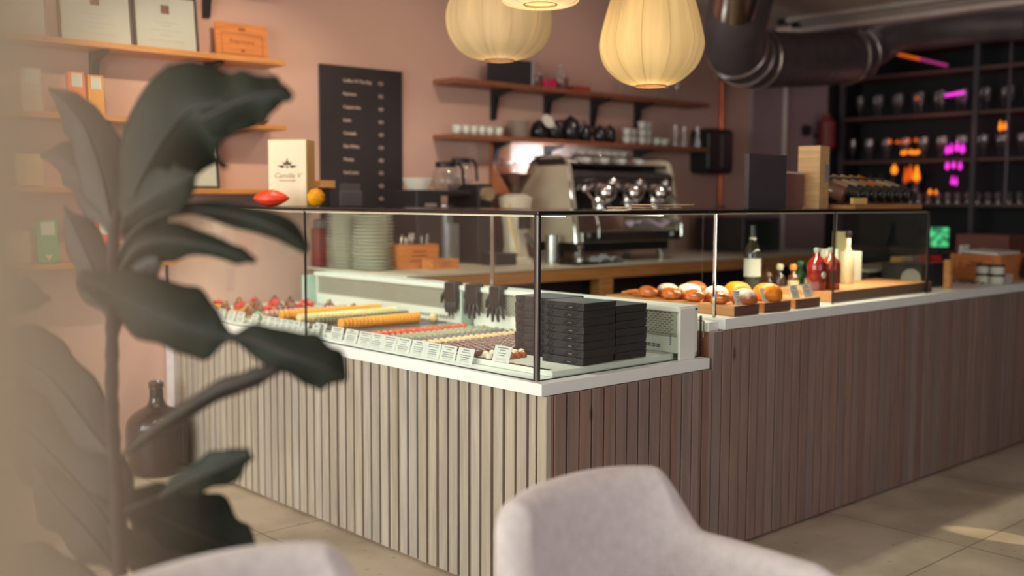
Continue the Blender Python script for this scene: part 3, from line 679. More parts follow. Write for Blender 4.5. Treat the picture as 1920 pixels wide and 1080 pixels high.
# bottles
def bottle(x, y, z, prof, m, lab, cap=None, capm=None, labz=None, labm=None, s=1, name='bottle', cat='bottle', extra=None, grp=None):
    t = thing(name, lab, cat, (x, y, z+.0006), 0, grp); pr_ = [(r*s, h*s) for r, h in prof]
    obj('bottle_body', B().lathe(pr_, (0,0,0), 24), m, t, smooth='all')
    if cap: obj('cap', B().lathe([(r*s, h*s) for r, h in cap], (0,0,0), 18), capm, t, smooth=True)
    if labz:
        r = labz[2]*s+.0006; obj('paper_label', B().lathe([(r, labz[0]*s), (r, labz[1]*s)], (0,0,0), 24, close=False), labm, t, smooth=True)
    return t
WINE = [(.034, 0), (.037, .004), (.037, .175), (.034, .195), (.020, .222), (.0145, .240), (.014, .285)]
GREENG = mat('dark_green_glass', (44, 46, 34), .08, coat=.5); REDG = mat('red_liqueur_glass', (130, 26, 22), .06, var=.1, coat=.8, sss=0)
PAPERW = mat('label_paper', (206, 210, 196), .7, var=.04)
t = bottle(4.345, 3.03, ZT2, WINE, GREENG, 'tall dark wine bottle with white paper label behind the orange buns', [(.0148, .245), (.0152, .30), (.012, .303)], BLACKS, (.075, .155, .037), PAPERW, 1.1)
obj('neck_band', B().lathe([(.0165, .262), (.0165, .272)], (0,0,0), 18, close=False), PAPERW, t)
RB = [(.034, 0), (.038, .004), (.038, .098), (.0365, .108), (.031, .119), (.021, .129), (.013, .136), (.012, .155)]
for x, y, lab in ((4.225, 2.60, 'red liqueur bottle with a round white badge beside the glass joint'), (4.315, 2.585, 'orange red liqueur bottle standing behind the badge bottle')):
    t = bottle(x, y, BT+.05, RB, REDG if x < 4.3 else mat('orange_red_glass', (168, 58, 24), .06, coat=.8), lab, [(.0135, .150), (.0135, .168)], mat('grey_cap', (150, 160, 152), .4), None, None, 1.12)
    if x < 4.3: q = B().cyl((-.012, -.0405, .070), (-.012, -.0440, .070), .015); obj('badge', q, PAPERW, t)
    else: obj('paper_label', B().lathe([(.0430, .03), (.0430, .085)], (0,0,0), 24, close=False), mat('brown_label', (120, 50, 30), .6), t)
SB = [(.019, 0), (.021, .003), (.021, .055), (.017, .066), (.008, .075), (.008, .092)]
for i, (px, yy, g_, c_, lab) in enumerate(((1442, 2.98, 'd', (150, 120, 110), 'tiny dark bottle with dull cap behind the ridged bun'), (1462, 2.95, 'd', (206, 200, 170), 'small dark bottle with white cap, left of the cork stopper one'), (1487, 2.90, 'w', (226, 150, 84), 'small bottle with orange wooden stopper and white label'),
                                    (1500, 3.02, 'g', (60, 120, 80), 'plain green little bottle behind the stopper bottles'), (1519, 2.92, 'd', (220, 180, 110), 'small dark bottle with shiny gold stopper'))):
    X = on(px, 520, Y=yy).x
    gm = {'d': mat('smoky_glass', (70, 52, 50), .1, coat=.6), 'w': mat('amber_small_glass', (120, 70, 40), .1, coat=.6), 'g': mat('green_small_glass', (52, 104, 66), .2)}[g_]
    bottle(X, yy, ZT2, SB, gm, lab, [(.010, .088), (.013, .092), (.014, .104), (.010, .112)], mat('stopper', c_, .35), (.012, .050, .021) if g_ == 'w' or px == 1519 else None, mat('small_label', (222, 206, 160), .6), 1.28 if i else .9)
bottle(4.66, 2.70, BT+.05, [(.028, 0), (.030, .004), (.030, .12), (.022, .15), (.010, .18), (.010, .225)], mat('pale_cream_glass', (206, 196, 160), .2), 'tall pale bottle with dark stopper behind the red bottles', [(.012, .222), (.015, .226), (.015, .25), (.008, .256)], BLACKS)
o = thing('carton', 'white rectangular carton standing behind the pale bottle', 'carton', (4.80, 2.74, BT+.05)); obj('box_body', B().box(4.75, 2.74, BT+.0506, 4.86, 2.79, BT+.20), PAPERW, o, world=True, bevel=.002)
o = thing('carton', 'white carton left of the red bottles behind the wooden board', 'carton', (4.74, 2.85, BT)); obj('box_body', B().box(4.68, 2.83, BT, 4.79, 2.88, BT+.21), PAPERW, o, world=True, bevel=.002)
o = thing('paper_roll', 'cream paper tube standing behind the red bottles', 'tube', (5.07, 2.98, BT)); obj('tube_body', B().cyl((5.07, 2.98, BT), (5.07, 2.98, BT+.29), .045), mat('cream_tube', (222, 204, 150), .6), o, world=True, smooth=True)
o = thing('paper_cup', 'pale beige cup behind the gold stopper bottle', 'cup', (4.86, 2.98, BT)); obj('cup_body', B().lathe([(.026, BT), (.036, BT+.12)], (4.86, 2.98, 0), 18), mat('beige_cup', (190, 172, 140), .6), o, world=True, smooth=True)
o = thing('wooden_bowl', 'little brown bowl of nuts between the orange bun and cards', 'bowl', (3.80, 2.60, PT))
obj('bowl_shell', B().lathe([(.012, 0), (.026, .018), (.032, .036), (.029, .036), (.02, .02), (.001, .012)], (3.745, 2.56, PT+.0005), 16, close=False), mat('dark_bowl', (92, 44, 30), .35), o, world=True, smooth='all')
b = B(); R_ = random.Random(3)
for k in range(9): b.ball((3.745+R_.uniform(-.016, .016), 2.56+R_.uniform(-.016, .016), PT+.030+R_.uniform(0, .008)), .008, seg=8, rings=5)
q = obj('nuts', b, CRUST, o, world=True, smooth='all'); q['kind'] = 'stuff'
# lights discs on the counter edge are only reflections of lamps: nothing built
# machine with round badge, wooden post and crate on the bar
o = thing('coffee_roaster', 'dark low appliance with a round grey badge on the bar counter', 'appliance', (5.5, 2.75, BT))
obj('body', B().box(5.24, 2.62, BT, 5.54, 2.84, 1.035), mat('appliance_black', (34, 34, 38), .45), o, world=True, bevel=.006)
obj('badge', B().lathe([(.001, 0), (.055, 0), (.055, .004), (.001, .004)], (5.237, 2.67, .957), 32, Matrix.Rotation(-PI/2, 4, 'Y')), mat('badge_grey', (160, 154, 150), .5), o, world=True, smooth=True)
o = thing('wooden_post', 'narrow upright wooden strip beside the round badge', 'post', (5.39, 2.6, BT)); obj('post_body', B().box(5.375, 2.53, BT, 5.41, 2.565, 1.06), PINEX, o, world=True, bevel=.002)
o = thing('dark_cabinet', 'long low black cabinet behind the bar with a pale top edge', 'cabinet', (5.6, 3.0, BT))
obj('body', B().box(5.18, 2.88, BT, 6.3, 3.15, .985), mat('cabinet_black', (34, 36, 40), .5), o, world=True)
obj('top', B().box(5.16, 2.86, .987, 6.32, 3.17, 1.000), mat('cabinet_top', (150, 146, 130), .5), o, world=True)
o = thing('red_box', 'small bright red box on top of the dark cabinet', 'box', (5.95, 2.92, 1.001)); obj('box_body', B().box(5.93, 2.875, 1.001, 6.0, 2.985, 1.048), mat('bright_red', (200, 26, 34), .5), o, world=True, bevel=.002)
for i, (px, c_, n_) in enumerate(((1684, (224, 176, 90), 'tan'), (1697, (190, 182, 160), 'grey white'), (1712, (150, 130, 116), 'brown'), (1727, (206, 96, 60), 'red edged'))):
    x = on(px, 490, Y=2.93).x
    o = thing('tea_packet', n_+' packet in the row of small packets left of the red box', 'packet', (x, 2.93, 1.001))
    obj('packet_body', B().box(x-.030, 2.90, 1.001, x+.030, 2.96, 1.052), mat(n_.replace(' ', '_')+'_packet', c_, .6), o, world=True, bevel=.002)
CR = wood('crate_wood', (214, 134, 74), .75, .5, 'x', 4, knots=5)
o = thing('wooden_crate', 'orange brown wooden wine crate on the far end of the bar', 'crate', (6.2, 2.7, BT))
b = B().box(6.05, 2.556, BT, 6.07, 2.85, 1.06).box(6.37, 2.556, BT, 6.39, 2.85, 1.06).box(6.07, 2.556, BT, 6.37, 2.576, 1.06).box(6.07, 2.83, BT, 6.37, 2.85, 1.06).box(6.07, 2.576, BT, 6.37, 2.83, BT+.012)
obj('crate_body', b, CR, o, world=True, bevel=.002)
b = B()
for y0, z0, y1, z1 in ((2.60, .97, 2.79, .973), (2.60, 1.035, 2.79, 1.038), (2.60, .973, 2.603, 1.035), (2.787, .973, 2.79, 1.035), (2.64, .99, 2.75, 1.0), (2.66, 1.008, 2.73, 1.02)): b.box(6.0488, y0, z0, 6.0498, y1, z1)
obj('crate_branding', b, mat('branding', (150, 84, 44), .7), o, world=True)
o = thing('leaflet', 'white leaflets lying across the open top of the wooden crate', 'leaflet', (6.2, 2.68, 1.062)); obj('paper_sheets', B().obox((6.21, 2.69, 1.071), (.30, .22, .014), (.04, 0, 0)), PAPER, o, world=True)
o = thing('leaflet', 'narrow white card sticking up at the crate corner', 'leaflet', (6.1, 2.82, 1.0)); obj('paper_sheets', B().obox((6.12, 2.805, 1.055), (.1, .012, .11), (.12, 0, 0)), PAPER, o, world=True)
o = thing('dark_box', 'dark reddish box standing higher behind the wooden crate', 'box', (6.95, 3.0, BT)); obj('box_body', B().box(6.80, 2.83, BT, 7.15, 3.17, 1.15), mat('maroon_box', (110, 66, 54), .6), o, world=True, bevel=.003)
for px in (1843, 1869):
    for j in range(2):
        p_ = on(px, 520, X=5.91)
        t = thing('jam_jar', ('lower' if j == 0 else 'upper')+' white jar with dark lid before the crate, '+('nearer the round badge' if px == 1843 else 'nearer the frame edge'), 'jar', (5.91, p_.y, BT+j*.052), 0, 'small white jars before the crate')
        obj('jar_body', B().lathe([(.034, 0), (.037, .003), (.037, .040)], (0,0,0), 20), PAPERW, t, smooth=True); obj('lid', B().cyl((0,0,.040), (0,0,.051), .038), mat('jar_lid', (50, 36, 36), .5), t, smooth=True)
o = thing('coffee_beans', 'dark heap of beans spilled at the foot of the wooden crate', 'beans', (5.75, 2.62, BT), kind='stuff')
b = B(); R_ = random.Random(5)
for k in range(70):
    a, rr = R_.uniform(0, 6.3), R_.random()**.5; b.ball((5.78+.05*rr*math.cos(a), 2.63+.10*rr*math.sin(a), BT+.006+.022*(1-rr)), .008, (1, .7, .6), 8, 5)
obj('bean_heap', b, CH['dark'], o, world=True, smooth='all')
o = thing('card_holder', 'small tilted grey card beside the white jars', 'card', (6.0, 2.46, BT)); obj('card_sheet', B().obox((5.93, 2.465, BT+.028), (.004, .05, .055), (0, .3, 0)), mat('grey_card', (150, 140, 138), .6), o, world=True)
o = thing('till_screen', 'dark screen at the far end of the bar cut by the frame', 'screen', (6.35, 2.5, BT))
obj('screen_panel', B().obox((6.30, 2.485, .99), (.02, .11, .12), (0, .3, 0)), BLACKS, o, world=True, bevel=.003); obj('screen_stand', B().box(6.31, 2.45, BT, 6.38, 2.52, BT+.04), mat('silver_stand', (150, 140, 140), .4), o, world=True)

# ---------------------------------------------------------------- things on the glass top
ZK = ZG+.0006
o = thing('wooden_gift_box', 'tall pale wooden box with a dark emblem standing on the glass top', 'box', (2.8, 4.5, ZK))
_c = on(540, 384, Y=4.46); cx, cy, rz = _c.x, _c.y, math.radians(-51)
o.location = (cx, cy, ZK); o.rotation_euler = (0, 0, rz)
obj('box_body', B().box(-.095, -.0, 0, .095, .12, .315), mat('pale_box_side', (206, 166, 106), .6, var=.06), o, bevel=.002)
obj('front_lid', B().box(-.093, -.004, .002, .093, -.0002, .313), mat('birch_lid', (222, 208, 182), .6, var=.03, scale=4, stretch=(6, 1, 1)), o, bevel=.0015)
b = B()
for a, L, w2 in ((0, .034, .006), (.75, .026, .005), (-.75, .026, .005), (1.45, .040, .007), (-1.45, .040, .007), (.38, .022, .003), (-.38, .022, .003)):
    c_, s_ = math.cos(a), math.sin(a); z0 = .185
    def q(u, v): return (u*s_+v*c_ + 0, z0 + u*c_ - v*s_)
    s0 = .010
    b.prism([q(s0, 0), q(s0+L*.35, w2), q(s0+L, 0), q(s0+L*.35, -w2)], -.0052, -.0038, 'y')
b.prism([(0, .178), (.006, .186), (0, .194), (-.006, .186)], -.0052, -.0038, 'y')
obj('emblem', b, DINK, o)
text('lettering', 'Camille V', .034, mat('box_lettering', (150, 128, 108), .8), o, (0, -.0045, .135), align='CENTER', shear=.3)
text('lettering', 'CHOCOLATERIE', .011, mat('box_lettering_small', (130, 110, 92), .8), o, (0, -.0045, .118), align='CENTER')
def pod(c_, L, r, m_, lab, rz, nm='cocoa_pod'):
    b = B(); prof = []
    for i in range(15):
        t = i/14; prof.append((max(.001, r*math.sin(PI*t)**.75*(1-.15*t)), -L/2+L*t))
    M = Matrix.Rotation(PI/2, 4, 'Y'); b.lathe(prof, (0, 0, 0), 30, M, wob=lambda a, z: 1+.05*math.cos(10*a)); b.b.verts.ensure_lookup_table()
    o = obj(nm, b, m_, smooth='all'); o.location = c_; o.rotation_euler = (0, 0, rz); tag(o, lab, 'cocoa pod')
_p = on(509, 372, X=2.47); pod((2.47, _p.y, ZK+.0385), .165, .040, mat('red_pod', (226, 62, 30), .4, var=.1, scale=30, bump=.1), 'orange red cocoa pod lying before the tall pale wooden box', -.65)
_p = on(593, 370, X=2.53); pod((2.53, _p.y, ZK+.042), .095, .0435, mat('yellow_pod', (246, 164, 14), .4, var=.1, scale=30, bump=.1), 'round yellow cocoa pod right of the tall pale wooden box', .6)
o = thing('card_terminal', 'black payment terminal with a small lit screen on the glass top', 'terminal', (2.9, 4.35, ZK))
o.rotation_euler = (0, 0, -.6)
obj('base', B().prism([(-.09, 0), (.09, 0), (.09, .03), (-.03, .075), (-.09, .075)], -.05, .06, 'x'), mat('terminal_black', (52, 46, 50), .5), o, bevel=.004)
obj('screen', B().obox((0, -.055, .075), (.10, .012, .07), (-.3, 0, 0)), mat('screen_black', (44, 38, 44), .3), o, bevel=.002)
o = thing('receipt_pad', 'small tan wooden block on the black stand by the menu', 'block', (2.87, 4.39, ZK)); obj('block_body', B().box(2.79, 4.42, ZK, 2.83, 4.46, ZK+.09), mat('dark_stand', (48, 42, 46), .5), o, world=True); obj('block_top', B().box(2.775, 4.41, ZK+.09, 2.855, 4.47, ZK+.125), PINEX, o, world=True, bevel=.002)
o = thing('display_slate', 'plain dark upright board standing on the glass top above the post', 'board', (3.82, 2.6, ZK))
obj('board_panel', B().box(3.690, 2.60, ZK, 3.965, 2.625, 1.556), mat('charcoal_board', (66, 58, 62), .6), o, world=True, bevel=.003)
o = thing('menu_holder', 'rounded pinkish card holder between dark board and wooden box', 'holder', (4.03, 2.68, ZK))
obj('panel', B().prism(rrect(3.975, ZK, 4.20, 1.487, .02), 2.66, 2.675), mat('pinkish_acrylic', (120, 84, 78), .3), o, world=True)
obj('rim', B().box(3.985, 2.655, 1.480, 4.18, 2.68, 1.489), mat('clear_rim', (214, 196, 180), .3), o, world=True)
o = thing('wooden_wine_box', 'tall plywood bottle box with bold grain standing on the glass top', 'box', (4.12, 2.62, ZK))
o.location = (4.225, 2.60, ZK); o.rotation_euler = (0, 0, math.radians(7))
WB = wood('plywood_grain', (220, 178, 122), .74, .5, 'y', 3.4, rings=2.5)
obj('box_body', B().box(0, 0, 0, .10, .105, .282), WB, o, bevel=.002)
obj('paper_label', B().box(.055, -.0008, .12, .1, -.0002, .20), mat('silver_label', (150, 140, 140), .5), o)
o = thing('leaflet', 'bottom leaflet of the loose fan lying on the glass top', 'leaflet', (3.2, 2.75, ZK)); LE = mat('leaflet_paper', (226, 196, 160), .6)
for i, (x, y, a, z, lab) in enumerate(((3.12, 2.70, .2, 0, 'bottom leaflet of the loose fan lying on the glass top'), (3.20, 2.74, -.15, .005, 'middle leaflet of the loose fan lying on the glass top'), (3.29, 2.72, .1, .010, 'top curled leaflet of the loose fan lying on the glass top'))):
    if i: o = thing('leaflet', lab, 'leaflet', (x, y, ZK+z))
    else: o.location = (x, y, ZK)
    b = B(); b.grid(lambda u, v: (-.15+.30*u, -.05+.10*v, .0005+.008*i*(u-.5)**2*(1 if i < 2 else 2)+.003*math.sin(PI*u)*i), 12, 2)
    obj('paper_sheet', b, LE, o, solid=.003); o.rotation_euler = (0, 0, a)
# wine rack
o = thing('wine_rack', 'long low wooden rack holding the lying wine bottles', 'rack', (4.75, 2.7, ZK))
b = B(); b.box(4.36, 2.50, ZK, 4.99, 2.515, ZK+.022).box(4.36, 2.78, ZK, 4.99, 2.80, ZK+.022)
for k in range(9): b.box(4.36+k*.0768, 2.515, ZK, 4.375+k*.0768, 2.78, ZK+.018)
obj('rack_frame', b, OAK, o, world=True, bevel=.002)
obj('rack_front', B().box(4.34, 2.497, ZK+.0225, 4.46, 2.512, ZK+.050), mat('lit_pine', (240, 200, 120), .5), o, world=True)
GB = mat('wine_glass_dark', (34, 38, 34), .08, var=.1, coat=.7); CAPS = [mat('capsule_%d' % i, c_, .35, .3) for i, c_ in enumerate(((214, 190, 150), (196, 150, 120), (222, 134, 30), (170, 160, 146)))]
desc = ['cream', 'rosy', 'orange', 'grey']
def lying(x, k, z, lab, sc=.95):
    t = thing('wine_bottle', lab, 'bottle', (x, 2.53, z), 0, 'wine bottles lying in the rack')
    M = Matrix.Rotation(-PI/2, 4, 'X') @ Matrix.Scale(sc, 4)
    M2 = Matrix.Rotation(.25, 4, 'Z') @ Matrix.Rotation(math.radians(20), 4, 'X') @ M
    obj('bottle_body', B().lathe(WINE, (0, 0, 0), 20, M2), GB, t, smooth='all')
    obj('capsule', B().lathe([(.0150, .235), (.0156, .290), (.012, .292)], (0, 0, 0), 16, M2), CAPS[k % 4], t, smooth=True)
    obj('paper_label', B().lathe([(.0376, .07), (.0376, .15)], (0, 0, 0), 20, M2, close=False), CAPS[(k*3+1) % 4], t, smooth=True)
pos = ['first', 'second', 'third', 'fourth', 'fifth', 'sixth', 'seventh', 'eighth']
for k in range(7): lying(4.46+k*.078, k, ZK+.058, 'dark wine bottle lying in the rack, %s from the plywood box end' % pos[k])
t = None
for k, (x, y, lab) in enumerate(((4.375, 2.56, 'brown tinted bottle lying loose beside the plywood box with gold neck'), )):
    t = thing('wine_bottle', lab, 'bottle', (x, y, ZK+.062), 0)
    M2 = Matrix.Rotation(.22, 4, 'Z') @ Matrix.Rotation(-PI/2+.35, 4, 'X')
    obj('bottle_body', B().lathe(WINE, (0,0,0), 20, M2), mat('brown_bottle', (110, 76, 60), .12, coat=.7), t, smooth='all'); obj('capsule', B().lathe([(.0150, .235), (.0156, .290), (.012, .292)], (0,0,0), 16, M2), CAPS[2], t, smooth=True)
# ---------------------------------------------------------------- back worktop and its load
ZW = .975; FY = 4.32
o = thing('back_worktop', 'long pale worktop on an oak frame along the pink wall', 'worktop', (5.3, 4.8, 0))
obj('top_slab', B().box(3.215, FY, ZW-.012, 7.45, WY-.003, ZW), mat('pale_worktop', (206, 196, 174), .4, var=.03), o, world=True, bevel=.002)
b = B().box(3.215, FY+.004, ZW-.082, 7.45, FY+.03, ZW-.013)
for x in (4.66, 6.4): b.box(x, FY+.006, 0, x+.11, FY+.09, ZW-.082)
obj('oak_frame', b, OAK, o, world=True, bevel=.002)
obj('dark_interior_sheet', B().box(3.30, FY+.35, 0, 7.4, FY+.38, ZW-.09), mat('under_dark', (56, 52, 56), .7), o, world=True)  # dark sheet standing for the dark interior under the worktop
obj('under_shelf', B().box(3.30, FY+.06, .45, 7.4, FY+.35, .47), mat('under_shelf', (70, 62, 62), .6), o, world=True)
o = thing('wooden_drawer_box', 'orange brown box on the low shelf beneath the worktop', 'box', (4.4, FY+.15, .471)); obj('box_body', B().box(4.25, FY+.08, .471, 4.5, FY+.3, .72), CR, o, world=True, bevel=.003)
ZI = ZW+.0006
PLM = mat('plate_glaze', (224, 222, 204), .3, var=.03)
def plate():
    t = thing('plate', 'x', 'plate'); obj('plate_dish', B().lathe([(.06, 0), (.066, .002), (.098, .013), (.112, .0165), (.112, .0185), (.096, .0165), (.06, .006), (.001, .005)], (0,0,0), 32), PLM, t, smooth='all'); return t
PLT = plate(); fst = True
for x, y, n_, lab in ((3.345, 4.80, 16, 'cream plate in the front stack standing next to the wooden crate'), (3.33, 5.04, 17, 'cream plate in the rear stack at the wall end of the worktop')):
    for k in range(n_):
        loc = (x+random.uniform(-.002, .002), y+random.uniform(-.002, .002), ZI+k*.0187)
        if fst: PLT.location = loc; PLT['label'] = lab; PLT['group'] = lab.replace('cream plate in the ', 'cream plates in the '); fst = False
        else: dup(PLT, loc, 0, lab, lab.replace('cream plate in the ', 'cream plates in the '))
o = thing('red_bag', 'dark red and grey packet beside the plates against the menu board', 'bag', (3.24, 5.2, ZI)); obj('bag_body', B().box(3.225, 5.16, ZI, 3.30, 5.24, ZI+.22), mat('dark_red_packet', (120, 36, 44), .5), o, world=True, bevel=.01); obj('bag_top', B().box(3.235, 5.17, ZI+.22, 3.29, 5.23, ZI+.27), mat('grey_packet', (120, 116, 120), .5), o, world=True, bevel=.008)
def crate(x0, y0, x1, y1, z, h, lab, plank=2, m_=CR):
    t = thing('wooden_crate', lab, 'crate', ((x0+x1)/2, (y0+y1)/2, z)); e = .012
    b = B().box(x0, y0, z, x1, y0+e, z+h).box(x0, y1-e, z, x1, y1, z+h).box(x0, y0+e, z, x0+e, y1-e, z+h).box(x1-e, y0+e, z, x1, y1-e, z+h).box(x0+e, y0+e, z, x1-e, y1-e, z+e)
    obj('crate_body', b, m_, t, world=True, bevel=.002)
    b = B()
    for k, f in enumerate((.30, .5, .68)): b.box(x0+(x1-x0)*(.28+.04*k), y0-.0012, z+h*f, x1-(x1-x0)*(.26+.03*k), y0-.0002, z+h*(f+.07))
    obj('crate_branding', b, mat('crate_brand', (150, 88, 52), .7), t, world=True); return t
crate(3.455, 4.72, 3.74, 4.90, ZI, .135, 'small branded wooden crate right of the plate stacks')
crate(3.60, 4.60, 3.79, 4.70, ZI, .055, 'lowest flat wooden tray before the branded crate')
b = B(); R_ = random.Random(2)
for k in range(12):
    x, y = 3.50+R_.random()*.2, 4.76+R_.random()*.1; b.tube([(x, y, ZI+.09), (x+R_.uniform(-.02, .02), y, ZI+.17+R_.random()*.03)], .006, 6)
tag(obj('coffee_spoons', b, STEEL, smooth='all'), 'small metal utensils poking from the branded wooden crate', 'utensils', kind='stuff')
# drip coffee brewer with carafe
o = thing('coffee_brewer', 'black coffee brewer with two hot plates next to the menu board', 'brewer', (3.95, 4.95, ZI))
obj('body', B().box(3.66, 4.82, ZI, 3.84, 5.14, 1.415).box(3.84, 4.9, 1.385, 4.136, 5.14, 1.415).box(4.136, 4.84, ZI, 4.25, 5.14, 1.455), mat('brewer_black', (44, 44, 48), .4), o, world=True, bevel=.008)
obj('control_knob', B().cyl((4.19, 4.80, 1.395), (4.19, 4.84, 1.395), .042, seg=24), mat('knob_silver', (200, 176, 140), .25, .5), o, world=True, smooth=True)
obj('warming_plate', B().cyl((3.98, 5.0, 1.30), (3.98, 5.0, 1.33), .085, seg=28), STEEL, o, world=True, smooth=True)
obj('switch_panel', B().box(3.72, 4.814, 1.30, 3.80, 4.82, 1.34), mat('switch_grey', (130, 120, 122), .4), o, world=True)
obj('dispenser', B().cyl((3.98, 4.98, ZI+.02), (3.98, 4.98, 1.22), .10, seg=28).cyl((3.98, 4.98, 1.22), (3.98, 4.98, 1.30), .06), mat('dispenser_grey', (150, 154, 154), .25, .6), o, world=True, smooth=True)
def carafe(x, y, z, s, lab):
    t = thing('glass_carafe', lab, 'carafe', (x, y, z)); G = GLV
    obj('carafe_glass', B().lathe([(.055*s, 0), (.082*s, .02*s), (.086*s, .055*s), (.070*s, .11*s), (.055*s, .135*s)], (0,0,0), 28, close=False), G, t, smooth='all')
    obj('collar', B().lathe([(.058*s, .130*s), (.060*s, .155*s), (.050*s, .160*s)], (0,0,0), 24), BLACK, t, smooth=True)
    obj('handle', B().tube([(.055*s, 0, .150*s), (.105*s, 0, .150*s), (.125*s, 0, .12*s), (.135*s, 0, .02*s)], .009, 8), BLACK, t, smooth=True); return t
carafe(3.99, 4.97, 1.4165, 1.05, 'glass coffee carafe with black collar on top of the brewer')
carafe(4.23, 5.12, 1.457, 1.0, 'second glass carafe with wide dark lid behind the brewer')
o = thing('coffee_filters', 'stack of white fluted paper filters on the brewer', 'filters', (3.78, 4.97, 1.417))
obj('filter_stack', B().lathe([(.055, 0), (.085, .065), (.082, .067), (.055, .01)], (0,0,0), 48, wob=lambda a, z: 1+.03*math.cos(24*a)), PAPER, o, smooth=True)
# grinder
o = thing('coffee_grinder', 'white coffee grinder with smoky bean hopper beside the espresso machine', 'grinder', (4.40, 4.80, ZI))
GRW = mat('grinder_white', (214, 204, 184), .3, coat=.3)
obj('body', B().lathe([(.115, 0), (.115, .022), (.085, .035), (.070, .10), (.076, .22), (.095, .34), (.105, .40), (.06, .42)], (0,0,0), 28), GRW, o, smooth=True)
obj('hopper', B().lathe([(.035, .42), (.06, .47), (.125, .565), (.13, .60)], (0,0,0), 28, close=False), glass('smoky_hopper', (.8, .72, .7), .08), o, smooth='all')
q = obj('coffee_beans', B().lathe([(.033, .425), (.056, .47), (.10, .54), (.001, .55)], (0,0,0), 24), mat('roast_beans', (74, 40, 34), .5, var=.3, scale=120), o, smooth='all'); q['kind'] = 'stuff'
obj('hopper_lid', B().cyl((0,0,.60), (0,0,.612), .132, seg=28), glass('hopper_lid_glass', (.85, .8, .8), .1, 0, .1, (.6, .5, .5)), o, smooth=True)
obj('spout', B().obox((-.02, -.105, .25), (.05, .06, .08)).tube([(.0, -.09, .18), (.03, -.14, .10)], .012, 8), BLACKS, o, smooth=True)
obj('drip_lever', B().tube([(-.12, -.05, .36), (-.09, -.12, .05)], .009, 8), mat('brass_lever', (220, 190, 130), .3, .6), o, smooth=True)
o = thing('knock_box', 'low black knock box standing left of the white grinder', 'box', (4.20, 4.72, ZI)); obj('box_body', B().box(4.10, 4.64, ZI, 4.27, 4.78, ZI+.07), BLACK, o, world=True, bevel=.01)
o = thing('coffee_bag_sign', 'brown wooden plaque leaning on the wall behind the grinder', 'plaque', (4.67, WY-.02, 1.5)); obj('plaque_board', B().box(4.595, WY-.035, 1.40, 4.755, WY-.01, 1.725), mat('brown_plaque', (176, 108, 72), .6, var=.08), o, world=True, bevel=.002)
obj('plaque_print', B().box(4.65, WY-.0362, 1.58, 4.70, WY-.035, 1.63).box(4.64, WY-.0362, 1.52, 4.71, WY-.035, 1.53), mat('plaque_dark', (130, 76, 52), .7), o, world=True)
# kraft boxes under the plaque so that it has something to stand on
o = thing('storage_jar', 'dark storage tin behind the grinder under the brown plaque', 'tin', (4.67, 5.2, ZI)); obj('tin_body', B().box(4.59, WY-.12, ZI, 4.76, WY-.006, 1.398), mat('tin_dark', (90, 70, 66), .4), o, world=True, bevel=.004)

# espresso machine
o = thing('espresso_machine', 'large chrome espresso machine with cream end panel on the worktop', 'espresso machine', (5.15, 4.75, ZI))
def side(x, m_, nm):
    P = [(4.50, 1.10), (4.53, 1.32), (4.575, 1.56), (4.60, 1.615), (4.66, 1.632), (4.82, 1.632), (4.90, 1.60), (4.955, 1.50), (4.985, 1.30), (4.99, 1.10)]
    obj(nm, B().prism(P, x, x+.03, 'x'), m_, o, world=True, bevel=.006)
side(4.63, mat('machine_panel', (196, 186, 164), .3, .15, var=.03), 'end_panel'); side(5.60, mat('machine_panel_b', (196, 186, 164), .3, .15), 'end_panel')
obj('panel_rim', B().tube([(4.626, y, z) for y, z in ((4.50, 1.10), (4.53, 1.32), (4.575, 1.56), (4.60, 1.615), (4.66, 1.632), (4.82, 1.632), (4.90, 1.60), (4.955, 1.50), (4.985, 1.30), (4.99, 1.10))], .008, 8), CHROME, o, world=True, smooth=True)
obj('panel_top', B().box(4.6275, 4.60, 1.575, 4.6295, 4.90, 1.618), BLACKS, o, world=True)
obj('rear_housing', B().box(4.66, 4.70, 1.30, 5.60, 4.96, 1.575), mat('machine_black', (52, 48, 52), .35, .3), o, world=True, bevel=.01)
obj('cup_rail', B().tube([(4.68, 4.60, 1.635), (5.58, 4.60, 1.635)], .008, 8).tube([(4.68, 4.94, 1.635), (5.58, 4.94, 1.635)], .008, 8), CHROME, o, world=True, smooth=True)
obj('cup_tray', B().box(4.66, 4.60, 1.575, 5.60, 4.95, 1.590), STEEL, o, world=True)
obj('front_chrome', B().cyl((4.66, 4.60, 1.50), (5.60, 4.60, 1.50), .045, seg=24).box(4.66, 4.56, 1.42, 5.60, 4.70, 1.50), mat('machine_front', (120, 112, 112), .15, .8), o, world=True, smooth=True)
obj('drip_tray', B().box(4.66, 4.48, 1.10, 5.60, 4.96, 1.165), STEEL, o, world=True, bevel=.004)
obj('base_body', B().box(4.70, 4.55, 1.04, 5.56, 4.93, 1.10), BLACK, o, world=True, bevel=.004)
for i, x in enumerate((4.90, 5.16, 5.42)):
    g = obj('group_head', B().lathe([(.062, 0), (.070, .03), (.062, .06), (.045, .10), (.036, .13)], (x, 4.56, 1.335), 24).ball((x, 4.51, 1.405), .062, seg=24, rings=14), CHROME, o, world=True, smooth=True)
    obj('portafilter', B().cyl((x, 4.56, 1.30), (x, 4.56, 1.335), .042).tube([(x, 4.52, 1.315), (x+.01, 4.38, 1.30)], .014, 10), CHROME, g, world=True, smooth=True)
    obj('gauge_dial', B().lathe([(.001, -.012), (.030, -.006), (.034, .006), (.034, .02)], (x+.12, 4.545, 1.47), 20, Matrix.Rotation(-PI/2, 4, 'X')), CHROME, g, world=True, smooth='all')
